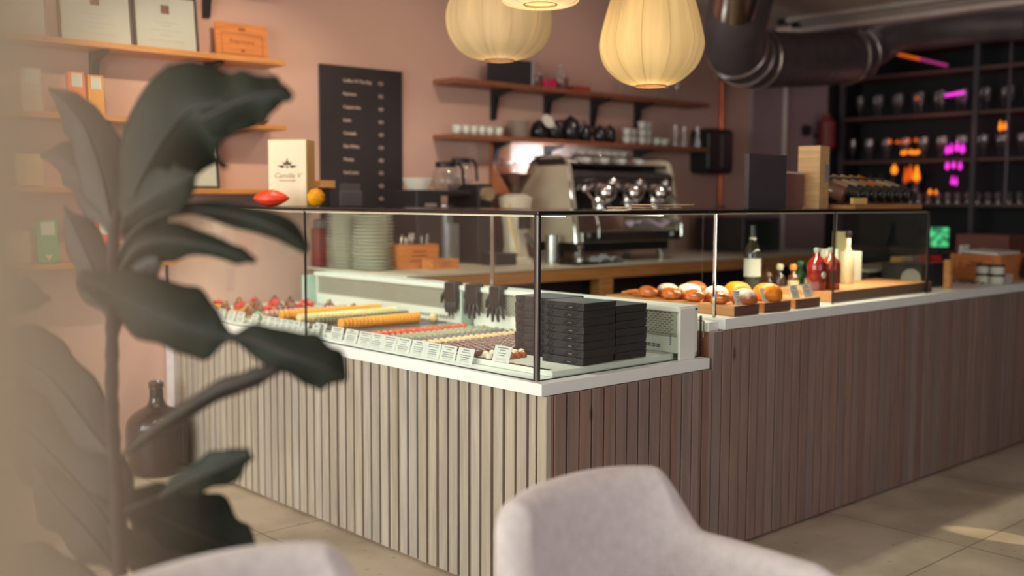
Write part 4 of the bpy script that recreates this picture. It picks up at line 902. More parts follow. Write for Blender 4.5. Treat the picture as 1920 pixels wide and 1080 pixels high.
for x in (4.74, 5.54):
    obj('steam_wand', B().ball((x, 4.54, 1.43), .028).tube([(x, 4.53, 1.42), (x, 4.47, 1.36), (x+.02, 4.44, 1.20), (x+.02, 4.44, 1.13)], .0065, 8), CHROME, o, world=True, smooth=True)
for x in (4.72, 5.52):
    for y in (4.58, 4.88): obj('leg', B().cyl((x, y, ZI), (x, y, 1.04), .022, .026), CHROME, o, world=True, smooth=True)
CUPM = mat('cup_white', (206, 208, 200), .2, coat=.3)
def cup(m_, r=.04, h=.06, hd=True):
    t = thing('cup', 'x', 'cup'); obj('cup_body', B().lathe([(r*.6, 0), (r*.85, h*.25), (r, h), (r*.93, h), (r*.78, h*.28), (.001, .006)], (0,0,0), 20), m_, t, smooth='all')
    if hd: obj('handle', B().tube([(r*.9, 0, h*.8), (r*1.45, 0, h*.75), (r*1.4, 0, h*.35), (r*.85, 0, h*.25)], .004, 6), m_, t, smooth=True)
    return t
def series(proto, spots, lab, grp, rz=True):
    for i, s in enumerate(spots):
        a = random.uniform(0, 6) if rz else 0
        if i == 0: proto.location = s; proto['label'] = lab; proto['group'] = grp; proto.rotation_euler = (0, 0, a)
        else: dup(proto, s, a, lab, grp)
series(cup(CUPM, .036, .055), [(4.90+.085*i, 4.69+.09*(i % 2), 1.591) for i in range(8)], 'upturned pale cup on top of the espresso machine', 'cups on the espresso machine')
tg = thing('glass', 'x', 'glass'); obj('glass_body', B().lathe([(.028, 0), (.034, .10), (.032, .10), (.026, .006), (.001, .005)], (0,0,0), 18), glass('frosted_glass', (.9, .9, .88), .1, .1, .25, (.7, .7, .68)), tg, smooth='all')
series(tg, [(5.05+.08*i, 4.87, 1.5905) for i in range(6)], 'clear glass standing at the back of the espresso machine top', 'glasses on the espresso machine')
o = thing('bar_cloth', 'crumpled lilac cloth lying on the espresso machine drip tray', 'cloth', (5.3, 4.50, 1.17))
b = B(); b.grid(lambda u, v: (5.12+.42*u, 4.43+.12*v, 1.215+.022*math.sin(9*u+3*v)*math.cos(5*v)+.02*math.sin(17*u)*v), 24, 10); obj('cloth_sheet', b, mat('lilac_cloth', (196, 176, 196), .8), o, world=True, smooth='all', solid=.004)
o = thing('cleaning_cloth', 'crumpled grey blue cloth on the worktop before the machine', 'cloth', (4.9, 4.45, ZI))
b = B(); b.grid(lambda u, v: (4.70+.26*u, 4.38+.16*v, ZI+.012+.03*abs(math.sin(7*u+2*v))*math.sin(PI*u)+.012*math.cos(11*v)*math.sin(PI*v)), 22, 14); obj('cloth_sheet', b, mat('grey_blue_cloth', (150, 156, 160), .8), o, world=True, smooth='all', solid=.004)
o = thing('milk_jug', 'small steel tamper on a black mat before the machine', 'tamper', (4.62, 4.46, ZI)); obj('mat', B().box(4.50, 4.36, ZI, 4.68, 4.52, ZI+.015), BLACK, o, world=True); obj('tamper_body', B().lathe([(.03, ZI+.016), (.03, ZI+.04), (.012, ZI+.05), (.014, ZI+.09), (.022, ZI+.11), (.010, ZI+.12)], (4.58, 4.42, 0), 18), STEEL, o, world=True, smooth=True); o.name = 'tamper'
o = thing('metal_canister', 'brushed steel canister between grinder and espresso machine', 'canister', (4.55, 4.66, ZI)); obj('canister_body', B().cyl((4.545, 4.62, ZI), (4.545, 4.62, ZI+.17), .045, seg=24), STEEL, o, world=True, smooth=True)
for i, (x, y, lab) in enumerate(((5.86, 4.85, 'clear bottle with red stopper right of the espresso machine'), (6.02, 4.9, 'plain clear bottle further right of the espresso machine'))):
    bottle(x, y, ZW, WINE, GLV, lab, [(.016, .28), (.018, .32)] if i == 0 else None, mat('red_stop', (170, 40, 46), .5), (.10, .18, .037), mat('faded_label', (150, 120, 112), .6), 1.35 if i == 0 else 1.25)
o = thing('microwave_oven', 'dark box appliance at the right end of the worktop', 'appliance', (6.9, 4.9, ZI)); obj('body', B().box(6.62, 4.70, ZI, 7.10, 5.15, ZI+.26), mat('oven_dark', (56, 50, 54), .4), o, world=True, bevel=.01); obj('door_glass', B().box(6.66, 4.695, ZI+.04, 6.98, 4.70, ZI+.23), BLACKS, o, world=True)

# ---------------------------------------------------------------- shelves
def shelf(x0, x1, zt, fy, th, m_, lab, brackets, drop=.17):
    t = thing('wall_shelf', lab, 'shelf', ((x0+x1)/2, WY, zt-th))
    obj('shelf_board', B().box(x0, fy, zt-th, x1, WY-.001, zt), m_, t, world=True, bevel=.002)
    for x in brackets:
        P = [(WY-.002, zt-th-.001), (fy+.05, zt-th-.001), (fy+.05, zt-th-.012), (WY-.05, zt-th-.045), (WY-.022, zt-th-drop), (WY-.002, zt-th-drop)]
        obj('bracket', B().prism(P, x-.018, x+.018, 'x'), BLACK, t, world=True)
    return t
shelf(.6, 2.966, 2.095, 5.05, .028, OAK, 'top oak shelf on the left with framed certificates', (1.15, 2.02, 2.62))
shelf(.6, 2.966, 1.752, 5.05, .026, OAK, 'second oak shelf from the top on the left wall', (1.15, 2.02, 2.62))
shelf(.6, 2.966, 1.412, 5.05, .026, OAK, 'third oak shelf on the left behind the fruit', (1.15, 2.02))
shelf(.6, 2.34, 1.058, 5.05, .026, OAK, 'lowest oak shelf ending beside the glass case', (1.15, 2.02))
shelf(.6, 2.966, 2.50, 5.05, .026, OAK, 'oak shelf cut by the top edge of the picture', (2.62,))
shelf(4.128, 6.64, 2.100, 5.05, .030, REDWOOD, 'upper dark wood shelf above the espresso machine', (4.62, 5.10, 5.56, 6.03), .19)
shelf(4.128, 6.64, 1.762, 5.05, .030, REDWOOD, 'lower dark wood shelf holding cups and black pots', (4.62, 5.10, 6.03), .19)
# certificates
FRM = mat('dark_brown_frame', (62, 46, 46), .4); CERT = mat('certificate_paper', (182, 186, 174), .6, var=.02); SEALM = mat('seal_brown', (120, 84, 80), .7)
def frame(x0, x1, z, h, lab, lean=.11, fm=FRM, border=.012, seal=True, red=False):
    t = thing('framed_certificate', lab, 'picture frame', ((x0+x1)/2, 5.19, z+.0006)); w_ = x1-x0; M = Matrix.Rotation(-lean, 4, 'X')
    def add(nm, b, m_):
        bmesh.ops.transform(b.b, matrix=M, verts=b.b.verts); obj(nm, b, m_, t)
    b = B(); e = border
    b.box(-w_/2, -.012, 0, w_/2, 0, e).box(-w_/2, -.012, h-e, w_/2, 0, h).box(-w_/2, -.012, e, -w_/2+e, 0, h-e).box(w_/2-e, -.012, e, w_/2, 0, h-e); add('frame', b, fm)
    add('certificate_sheet', B().box(-w_/2+e, -.006, e, w_/2-e, -.002, h-e), CERT)
    b = B()
    if red: b.box(-w_*.40, -.0075, h*.58, w_*.32, -.0062, h*.70)
    elif seal: b.box(-.022, -.0075, h*.66, .022, -.0062, h*.66+.044)
    if red or seal: add('seal', b, mat('red_band', (176, 58, 36), .6) if red else SEALM)
    b = B()
    for k, (hw, z_) in enumerate(((.22, .50), (.10, .44), (.30, .36), (.14, .28), (.34, .18))): b.box(-w_*hw*.8, -.0072, h*z_, w_*hw*.8, -.0062, h*z_+.004)
    add('print', b, mat('faint_print', (170, 168, 160), .8))
frame(1.52, 1.785, 2.095, .30, 'framed certificate furthest left on the top shelf, without dark frame top', fm=mat('pale_frame', (150, 128, 112), .5), seal=False)
frame(1.835, 2.195, 2.095, .29, 'framed certificate in the middle of the top shelf with square brown seal')
frame(2.20, 2.54, 2.095, .29, 'framed certificate with black frame next to the wooden plaque')
frame(2.28, 2.64, 1.412, .285, 'leaning framed certificate with a red band on the third shelf', red=True, fm=BLACKS)
o = thing('wooden_plaque', 'orange brown wooden plaque with branded border at the shelf end', 'plaque', (2.78, 5.18, 2.0956)); M = Matrix.Rotation(-.1, 4, 'X')
def addp(nm, b, m_, par):
    bmesh.ops.transform(b.b, matrix=M, verts=b.b.verts); return obj(nm, b, m_, par)
addp('plaque_board', B().box(-.15, -.015, 0, .15, 0, .185), CR, o)
b = B().box(-.12, -.0165, .02, .12, -.0151, .023).box(-.12, -.0165, .127, .12, -.0151, .130).box(-.12, -.0165, .023, -.117, -.0151, .127).box(.117, -.0165, .023, .12, -.0151, .127).box(-.018, -.0165, .148, .02, -.0151, .162).box(-.012, -.0165, .036, .012, -.0151, .048)
addp('branded_border', b, mat('burnt_mark', (150, 84, 44), .7), o)
me_ = text('lettering', 'Evermore', .036, None, 'mesh', (0, -.0153, .078), align='CENTER'); me_.transform(M); obj('lettering', me_, mat('burnt_letters', (140, 78, 42), .7), o, smooth=None)
# packets on the shelves
FOIL = mat('gold_print', (240, 226, 170), .3, .3)
def packet(x, z, w_, h, rgb, lab, name='coffee_packet', label=True, mark=False, y=5.12, cat='packet'):
    t = thing(name, lab, cat, (x, y, z+.0006)); M_ = Matrix.Rotation(-.08, 4, 'X')
    def ad(nm, b, m_, **k):
        bmesh.ops.transform(b.b, matrix=M_, verts=b.b.verts); obj(nm, b, m_, t, **k)
    ad('packet_body', B().box(-w_/2, -.02, 0, w_/2, .02, h), mat(lab.replace(' ', '_')[:20], rgb, .5), bevel=.004)
    if label: ad('paper_label', B().box(-w_*.32, -.0215, h*.64, w_*.32, -.0203, h*.95), PAPERW)
    if mark: ad('gold_mark', B().prism([(-.018, .035), (.018, .04), (0, .01)], -.0215, -.0203, 'y').prism([(-.010, .033), (.010, .036), (0, .018)], -.0222, -.0214, 'y'), FOIL)
packet(1.885, 1.752, .078, .20, (232, 118, 52), 'orange packet with white label on the second shelf')
packet(1.975, 1.752, .075, .19, (222, 152, 40), 'yellow packet with white label beside the orange one')
packet(1.68, 1.752, .09, .20, (190, 176, 150), 'pale packet left of the orange one, mostly hazed over')
packet(1.50, 1.412, .11, .19, (176, 140, 104), 'brown packet with gold triangle marks on the third shelf', mark=True, label=False)
packet(1.66, 1.412, .12, .15, (206, 178, 124), 'tan packet right of the gold marked one, third shelf', label=False)
packet(1.60, 1.058, .10, .15, (196, 172, 132), 'tan packet left of the green one on the lowest shelf', label=False)
packet(1.73, 1.058, .095, .20, (84, 168, 108), 'green packet with gold mark on the lowest shelf', mark=True)
packet(2.00, 1.058, .09, .20, (206, 82, 52), 'red packet with white label on the lowest shelf')
packet(2.155, 1.058, .09, .20, (70, 66, 62), 'dark packet with square white label on the lowest shelf')
packet(2.27, 1.058, .085, .215, (48, 44, 46), 'black packet with thin line drawing at the lowest shelf end', label=False, mark=True)
packet(1.38, 2.095, .12, .2, (170, 150, 124), 'pale box at the far left end of the top shelf', label=False)
o = thing('small_bowl', 'small dark metal dish at the end of the second shelf', 'dish', (2.83, 5.12, 1.7526)); obj('dish_body', B().lathe([(.03, 0), (.062, .022), (.058, .024), (.02, .008)], (0,0,0), 20), CHROME, o, smooth=True)
o = thing('pine_lid_box', 'low flat box on the top shelf in front of the wall', 'box', (1.2, 5.14, 2.0956)); obj('box_body', B().box(1.0, 5.08, 2.0956, 1.28, 5.2, 2.2), PINEX, o, world=True)
# menu board
o = thing('menu_board', 'tall black coffee menu board on the pink wall with white prices', 'menu board', (3.592, WY-.02, 1.9))
obj('board_panel', B().box(3.305, WY-.022, 1.02, 3.880, WY-.002, 2.128), mat('menu_black', (44, 38, 42), .55, var=.05), o, world=True, bevel=.001)
MT = mat('menu_lettering', (226, 196, 180), .6)
yt = WY-.0235
rows = [('Coffee Of The Day', '€3'), ('Espresso', '€3'), ('Cappuccino', '€4'), ('Latte', '€4'), ('Cortado', '€4'), ('Flat White', '€4'), ('Mocha', '€5'), ('Iced Latte', '€5'), ('Tea', '€3'), ('Aeropress', '€5-€7'), ('', '€4-€6')]
for i, (a, p_) in enumerate(rows):
    z = 2.047-.0755*i
    if a: text('menu_entry', a, .0255, MT, o, (3.455-3.592, yt-(WY-.02), z-1.9-.01), ext=.0008)
    text('menu_price', p_, .0265, MT, o, (3.705-3.592, yt-(WY-.02), z-1.9-.012), ext=.0008)
# things on the right shelves
zA, zB = 2.1006, 1.7626
o = thing('black_frame', 'black framed slate standing on the upper dark wood shelf', 'frame', (4.65, 5.15, zA)); obj('frame_panel', B().box(4.46, 5.12, zA, 4.83, 5.14, zA+.16), mat('slate_black', (46, 42, 46), .5), o, world=True); obj('pale_edge', B().box(4.83, 5.118, zA, 4.850, 5.142, zA+.16), mat('pale_edge', (170, 170, 170), .4), o, world=True)
o = thing('pink_box', 'small bright pink box on the upper shelf beside the slate', 'box', (4.98, 5.13, zA)); obj('box_body', B().box(4.93, 5.09, zA, 5.04, 5.16, zA+.055), mat('hot_pink', (206, 40, 90), .5), o, world=True, bevel=.006)
for i, (x, lab) in enumerate(((4.90, 'glass jar of dried herbs next to the slate on the upper shelf'), (5.12, 'round glass jar of brown spices right of the pink box'))):
    t = thing('glass_jar', lab, 'jar', (x, 5.16 if i == 0 else 5.14, zA)); obj('jar_glass', B().lathe([(.04, 0), (.055, .02), (.055, .10), (.035, .14), (.036, .15)], (0,0,0), 22), GLV, t, smooth='all')
    q = obj('jar_filling', B().lathe([(.038, .004), (.052, .02), (.052, .075), (.001, .085)], (0,0,0), 18), mat('spices', (120, 70, 56), .7, var=.3, scale=60), t, smooth='all'); q['kind'] = 'stuff'
    obj('lid', B().ball((0, 0, .158), .02), GLV, t, smooth='all')
o = thing('red_tray', 'flat dull red box at the right of the upper shelf jars', 'box', (5.3, 5.12, zA)); obj('box_body', B().box(5.20, 5.07, zA, 5.34, 5.16, zA+.03), mat('dull_red_box', (170, 60, 44), .5), o, world=True, bevel=.003)
wg = thing('wine_glass', 'x', 'glass'); obj('glass_bowl', B().lathe([(.03, 0), (.004, .004), (.004, .05), (.03, .075), (.036, .11), (.03, .14)], (0,0,0), 16, close=False), GLV, wg, smooth='all')
series(wg, [(5.75+.12*i, 5.14, zA) for i in range(6)], 'clear stemmed glass at the right of the upper dark wood shelf', 'glasses on the upper shelf')
series(cup(CUPM, .032, .058, False), [(4.20+.066*i+(.012 if i == 5 else 0), 5.12, zB) for i in range(6)], 'white cup in the row of six at the left of the lower shelf', 'row of white cups on the lower shelf')
gpl = thing('saucer', 'x', 'saucer'); obj('saucer_dish', B().lathe([(.04, 0), (.045, .002), (.078, .010), (.078, .012), (.04, .006), (.001, .005)], (0,0,0), 24), mat('grey_saucer', (176, 160, 148), .3), gpl, smooth='all')
series(gpl, [(4.745, 5.15, zB+.0125*i) for i in range(9)], 'greyish saucer in the stack between white cups and black pots', 'saucer stack on the lower shelf')
BLK = mat('black_ceramic', (34, 32, 36), .25, var=.1, coat=.4)
def pot(r, h, sp=True):
    t = thing('teapot', 'x', 'pot'); obj('pot_body', B().lathe([(r*.6, 0), (r*.95, h*.2), (r, h*.45), (r*.8, h*.8), (r*.45, h*.92), (r*.12, h), (.001, h*1.05)], (0,0,0), 22), BLK, t, smooth='all')
    obj('handle', B().tube([(r*.8, 0, h*.8), (r*1.4, 0, h*.8), (r*1.4, 0, h*.35), (r*.9, 0, h*.25)], .008, 8), BLK, t, smooth=True); obj('spout', B().tube([(-r*.85, 0, h*.35), (-r*1.25, 0, h*.6), (-r*1.4, 0, h*.85)], .01, 8, rad=[.014, .010, .007]), BLK, t, smooth=True); return t
p0 = pot(.062, .125)
for i, (x, y, s, lab) in enumerate(((4.92, 5.14, 1, 'black teapot beside the saucers with a pale disc on it'), (5.07, 5.16, 1.1, 'second black teapot from the saucers on the lower shelf'), (5.22, 5.14, 1.35, 'tallest black teapot in the middle of the lower shelf'), (5.37, 5.15, 1.0, 'black teapot right of the tallest one'), (5.50, 5.13, .95, 'black teapot second from the white cups'), (5.62, 5.15, 1.0, 'black teapot next to the stacked white cups'))):
    if i == 0: p0.location = (x, y, zB); p0['label'] = lab; p0['group'] = 'black teapots on the lower shelf'; p0.rotation_euler = (0, 0, .9)
    else: dup(p0, (x, y, zB), 1.2+.5*i, lab, 'black teapots on the lower shelf', (s*.82, s*.82, s))
o = thing('pale_disc', 'pale round lid leaning on the first black teapot', 'lid', (4.93, 5.07, zB)); M_ = Matrix.Rotation(1.1, 4, 'X'); obj('disc', B().lathe([(.001, 0), (.05, 0), (.05, .006), (.001, .006)], (4.93, 5.065, zB+.115), 24, M_), PORC, o, world=True, smooth=True)
c2 = cup(CUPM, .034, .055, False)
sp = [(5.76+.083*i, 5.11+.02*(i % 2), zB+.056*j) for i in range(5) for j in range((2, 2, 3, 3, 1)[i])]
series(c2, sp, 'white cup in the pyramid of stacked cups right of the teapots', 'stacked white cups on the lower shelf')
c3 = cup(CUPM, .045, .05); series(c3, [(6.16, 5.10, zB)], 'white milk jug with handle right of the stacked cups', 'milk jug on the lower shelf')
t3 = thing('carafe', 'x', 'carafe'); obj('carafe_glass', B().lathe([(.036, 0), (.04, .02), (.018, .10), (.024, .16)], (0,0,0), 18, close=False), GLV, t3, smooth='all')
series(t3, [(6.32, 5.12, zB), (6.45, 5.14, zB), (6.56, 5.1, zB)], 'clear glass carafe at the right end of the lower shelf', 'glass carafes on the lower shelf')
# cool work light behind the espresso machine, washing the wall under the shelf
o = thing('work_lamp', 'cool white work lamp hidden behind the espresso machine lighting the wall', 'lamp', (4.98, 5.10, 1.4))
obj('lamp_housing', B().box(4.86, 5.08, ZI, 5.10, 5.12, 1.50), BLACK, o, world=True); obj('lamp_strip', B().box(4.87, 5.085, 1.501, 5.09, 5.115, 1.506), glow('cool_strip', (220, 240, 255), 6), o, world=True)
area('work_lamp_light', (4.98, 5.10, 1.52), (5.05, 5.27, 1.70), .25, .05, 4, (.62, .86, 1.0))
# ---------------------------------------------------------------- lanterns
def lantern_mat(name, rgb, e):
    m, n, l, p = newmat(name); c = srgb(*rgb)
    tc = n.new('ShaderNodeTexCoord'); sx = n.new('ShaderNodeSeparateXYZ'); l.new(tc.outputs['Object'], sx.inputs[0])
    at = n.new('ShaderNodeMath'); at.operation = 'ARCTAN2'; l.new(sx.outputs[1], at.inputs[0]); l.new(sx.outputs[0], at.inputs[1])
    cb = n.new('ShaderNodeCombineXYZ'); l.new(at.outputs[0], cb.inputs[0]); 
    mz = n.new('ShaderNodeMath'); mz.operation = 'MULTIPLY'; l.new(sx.outputs[2], mz.inputs[0]); mz.inputs[1].default_value = .5; l.new(mz.outputs[0], cb.inputs[1])
    nz = n.new('ShaderNodeTexNoise'); nz.inputs['Scale'].default_value = 3.2; nz.inputs['Detail'].default_value = 6; l.new(cb.outputs[0], nz.inputs['Vector'])
    rp = n.new('ShaderNodeValToRGB'); el_ = rp.color_ramp.elements; el_[0].position = .35; el_[0].color = tuple(x*.72 for x in c[:3])+(1,); el_[1].position = .65; el_[1].color = c
    l.new(nz.outputs['Fac'], rp.inputs[0]); l.new(rp.outputs[0], p.inputs['Base Color']); l.new(rp.outputs[0], p.inputs['Emission Color'])
    p.inputs['Emission Strength'].default_value = e; p.inputs['Roughness'].default_value = .8
    return m
RIBM = mat('lantern_wire', (226, 190, 130), .5)
def lantern(c, prof, m_, lab, glowc, pw):
    t = thing('pendant_lantern', lab, 'pendant lamp', c)
    P = [Vector((r, 0, z)) for r, z in prof]; S = spline(P, 22)
    obj('shade', B().lathe([(s.x, s.z) for s in S], (0,0,0), 120, close=False, wob=lambda a, z: 1-.022*abs(math.sin(a*6))**.6), m_, t, smooth='all', solid=.0015)
    b = B()
    for k in range(12):
        a = PI*k/6; b.tube([(s.x*1.004*math.cos(a), s.x*1.004*math.sin(a), s.z) for s in S], .0016, 5)
    obj('rib', b, RIBM, t, smooth=True)
    R_ = prof[0][0]; obj('bottom_ring', B().tube([(R_*math.cos(2*PI*k/28), R_*math.sin(2*PI*k/28), 0) for k in range(29)], .004, 6), mat('ring_brown', (150, 110, 70), .5), t, smooth=True)
    zt = prof[-1][1]; obj('cord', B().cyl((0, 0, zt-.1), (0, 0, 2.80-c[2]), .004, seg=8), BLACK, t, smooth=True)
    obj('bulb', B().ball((0, 0, zt*.55), .035), glow('lantern_bulb', (255, 214, 150), 4), t, smooth='all')
    l_ = bpy.data.lights.new('lantern_light', 'POINT'); l_.energy = pw; l_.color = glowc; l_.shadow_soft_size = .05
    lo = bpy.data.objects.new('lantern_light', l_); COL.objects.link(lo); lo.location = (c[0], c[1], c[2]-.06)
c3_ = on(1220, 161, D=4.4); c1_ = on(936, 113, D=4.9); c2_ = on(1013, 8, D=4.0)
lantern(tuple(c3_), [(.062, 0), (.125, .022), (.187, .075), (.216, .145), (.212, .21), (.172, .355), (.125, .45), (.06, .52)], lantern_mat('lantern_amber', (232, 194, 128), .40), 'pear shaped amber paper lantern, the right one and largest', (1, .72, .4), 1.2)
lantern(tuple(c1_), [(.066, 0), (.15, .022), (.215, .075), (.246, .16), (.232, .26), (.16, .37), (.06, .43)], lantern_mat('lantern_cream', (206, 176, 128), .34), 'rounder cream paper lantern hanging before the upper shelf', (1, .75, .45), .8)
lantern(tuple(c2_), [(.062, 0), (.11, -.004), (.145, .012), (.16, .05), (.165, .1), (.13, .2), (.06, .26)], lantern_mat('lantern_bright', (250, 214, 158), .75), 'small bright lantern of which only the scalloped bottom shows at the top edge', (1, .75, .45), .6)

# ---------------------------------------------------------------- demijohn
t = thing('demijohn', 'big dark brown glass demijohn bottle on the floor beside the slatted counter', 'bottle', (2.20, 5.03, .0006))
DJ = [(.10, 0), (.125, .008), (.140, .04), (.150, .12), (.152, .20), (.146, .255), (.125, .29), (.085, .318), (.050, .338), (.036, .365), (.033, .40), (.033, .43)]
obj('bottle_body', B().lathe([(s.x, s.z) for s in spline([Vector((r, 0, z)) for r, z in DJ], 40)], (0,0,0), 40), mat('brown_bottle_glass', (46, 33, 34), .15, coat=.5, var=.1), t, smooth='all')
obj('lip', B().lathe([(.033, .425), (.039, .430), (.039, .437), (.034, .441), (.039, .446), (.039, .455), (.030, .458), (.026, .44)], (0,0,0), 28, close=False), mat('brown_lip', (74, 54, 52), .15, coat=.8), t, smooth=True)

# ---------------------------------------------------------------- bar shelving in the dark end
BW = wood('bar_shelf_wood', (96, 66, 58), .7, .5, 'y', 3)
o = thing('bar_shelving', 'tall dark shelving with many glasses along the dark right wall', 'shelving', (8.93, 3.9, 0))
for z in (.95, 1.345, 1.72, 2.105, 2.465, 2.68): obj('shelf_board', B().box(8.75, 2.2, z-.025, 9.12, 5.20, z), BW, o, world=True)
for y in (5.17, 3.955, 2.75): obj('upright', B().box(8.735, y-.02, 0, 8.775, y+.02, 3.2), mat('upright_metal', (70, 64, 70), .4), o, world=True)
for y in (3.70,): obj('rod', B().cyl((8.78, y, 1.35), (8.78, y, 3.1), .012), mat('rod_metal', (90, 80, 88), .35, .5), o, world=True, smooth=True)
obj('back_panel', B().box(9.12, 2.2, 0, 9.14, 5.20, 3.2), NIGHT, o, world=True)
o = thing('back_bar', 'black low bar cabinet under the shelving at the dark wall', 'cabinet', (8.5, 4, 0)); obj('body', B().box(8.40, 2.2, 0, 8.73, 5.15, .93), mat('bar_black', (42, 42, 46), .5), o, world=True)
SG = glass('bar_glass', (.84, .82, .84), .09, .04, .07, (.42, .38, .4))
st = thing('stemmed_glass', 'x', 'glass'); obj('glass_bowl', B().lathe([(.032, 0), (.005, .005), (.004, .07), (.03, .10), (.038, .15), (.034, .195)], (0,0,0), 12, close=False), SG, st, smooth='all')
series(st, [(8.83+.1*(i % 2), 5.10-.085*i, 1.7206) for i in range(30)], 'stemmed glass standing on the middle shelf of the dark bar', 'glasses on the middle bar shelf')
s2_ = thing('stemmed_glass', 'x', 'glass'); obj('glass_bowl', B().lathe([(.032, 0), (.005, .005), (.004, .07), (.03, .10), (.038, .15), (.034, .195)], (0,0,0), 12, close=False), SG, s2_, smooth='all')
series(s2_, [(8.83+.1*(i % 2), 5.04-.095*i, 2.1056) for i in range(26)], 'stemmed glass on the second shelf from the top of the dark bar', 'glasses on the high bar shelf')
tb = thing('tumbler', 'x', 'glass'); obj('tumbler_body', B().lathe([(.028, 0), (.035, .09), (.032, .09), (.026, .006)], (0,0,0), 12, close=False), SG, tb, smooth='all')
series(tb, [(8.82, 4.62-.085*i, 1.3456) for i in range(24)], 'short glass in the row on the lowest visible bar shelf', 'tumblers on the lowest bar shelf')
bb = thing('spirit_bottle', 'x', 'bottle'); obj('bottle_body', B().lathe([(.035, 0), (.037, .15), (.014, .2), (.014, .26)], (0,0,0), 14), mat('dusky_bottle', (84, 70, 82), .2, coat=.4), bb, smooth='all')
series(bb, [(8.95, 5.10-.11*i, 1.3456) for i in range(6)], 'dusky tall bottle on the low bar shelf behind the wine rack', 'bottles at the inner end of the bar shelf')
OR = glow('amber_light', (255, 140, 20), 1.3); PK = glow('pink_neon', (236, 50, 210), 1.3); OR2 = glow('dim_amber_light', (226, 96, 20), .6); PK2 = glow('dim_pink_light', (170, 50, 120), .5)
def amber(px0, px1, py0, py1, lab, m_=OR, X=8.80, cnt=1):
    a, b_ = on(px0, py1, X=X), on(px1, py0, X=X); y0, y1 = b_.y, a.y; z0, z1 = a.z, b_.z
    t = thing('bar_lamp', lab, 'lamp', (X, (y0+y1)/2, z0))
    w_ = (y1-y0)/cnt; b = B(); R_ = random.Random(int(px0))
    for k in range(cnt):
        yc = y0+w_*(k+.5); s0 = R_.uniform(0, .2)*(z1-z0); hh = (z1-z0)*R_.uniform(.55, .8); r = w_*R_.uniform(.3, .42)
        b.lathe([(r*.3, z0+s0), (r, z0+s0+hh*.2), (r*R_.uniform(.6, 1), z0+s0+hh*.6), (r*.35, z0+s0+hh*.85), (r*.3, z0+s0+hh)], (X+R_.uniform(-.02, .02), yc, 0), 12)
    obj('lamp_glass', b, m_, t, world=True, smooth='all')
amber(1669, 1683, 306, 331, 'small glowing amber lamp, first at the inner bar end')
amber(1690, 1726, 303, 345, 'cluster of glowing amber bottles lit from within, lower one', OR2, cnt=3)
amber(1708, 1726, 298, 344, 'bright glowing amber bottle beside the dimmer cluster', OR, 8.78)
amber(1688, 1728, 278, 291, 'row of glowing amber glass tops above the cluster', OR, cnt=5)
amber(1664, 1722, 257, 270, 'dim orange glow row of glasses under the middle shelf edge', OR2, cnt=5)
amber(1738, 1758, 353, 366, 'low wide amber tea light at the bar shelf', OR, cnt=2)
amber(1870, 1888, 219, 246, 'glowing amber lamp standing alone at the right bar bay', OR, cnt=2)
amber(1711, 1725, 179, 188, 'tiny orange lamp on the high bar shelf', OR2)
amber(1770, 1810, 263, 290, 'pink neon cluster of letters on the middle bar shelf', PK, cnt=4)
amber(1772, 1806, 293, 320, 'pink neon figure below the upper pink cluster', PK, cnt=3)
amber(1782, 1798, 322, 351, 'narrow pink neon stem at the bottom of the figure', PK, cnt=2)
o = thing('neon_strip', 'short pink neon strip on the high bar shelf', 'neon lamp', on(1790, 180, X=8.8)); obj('neon_tube', B().tube([on(1773, 179, X=8.8), on(1808, 173, X=8.8)], .012, 8), PK, o, world=True, smooth=True)
o = thing('neon_strip', 'dim orange and pink neon line slanting above the high shelf', 'neon lamp', on(1720, 110, X=8.9))
obj('orange_end', B().tube([on(1655, 95, X=8.70), on(1725, 111, X=8.68)], .013, 8), OR2, o, world=True, smooth=True); obj('pink_end', B().tube([on(1726, 111, X=8.68), on(1776, 123, X=8.66)], .013, 8), PK2, o, world=True, smooth=True)
o = thing('green_sign', 'small lit green sign hanging in the dark behind the bar', 'sign', on(1757, 444, X=8.3))
a_, b_ = on(1741, 462, X=8.3), on(1777, 427, X=8.3)
m, n, l, p = newmat('green_lit_sign'); tc = n.new('ShaderNodeTexCoord'); wv = n.new('ShaderNodeTexNoise'); wv.inputs['Scale'].default_value = 24; l.new(tc.outputs['Object'], wv.inputs['Vector'])
rp = n.new('ShaderNodeValToRGB'); rp.color_ramp.elements[0].color = srgb(30, 110, 74); rp.color_ramp.elements[0].position = .4; rp.color_ramp.elements[1].color = srgb(90, 220, 140); rp.color_ramp.elements[1].position = .62; l.new(wv.outputs['Fac'], rp.inputs[0])
l.new(rp.outputs[0], p.inputs['Base Color']); l.new(rp.outputs[0], p.inputs['Emission Color']); p.inputs['Emission Strength'].default_value = .8
obj('sign_face', B().box(8.30, b_.y, a_.z, 8.32, a_.y, b_.z), m, o, world=True)
obj('sign_stand', B().box(8.325, (a_.y+b_.y)/2-.02, 0, 8.345, (a_.y+b_.y)/2+.02, b_.z), BLACK, o, world=True)
pl = bpy.data.lights.new('bar_glow', 'POINT'); pl.energy = 1.6; pl.color = (1, .45, .4); pl.shadow_soft_size = .15
po = bpy.data.objects.new('bar_glow', pl); COL.objects.link(po); po.location = (8.45, 4.3, 1.95)
area('bar_downlight', (8.3, 4.0, 3.2), (8.8, 4.0, 1.9), 2.2, .5, 2.0, (1, .85, .85))

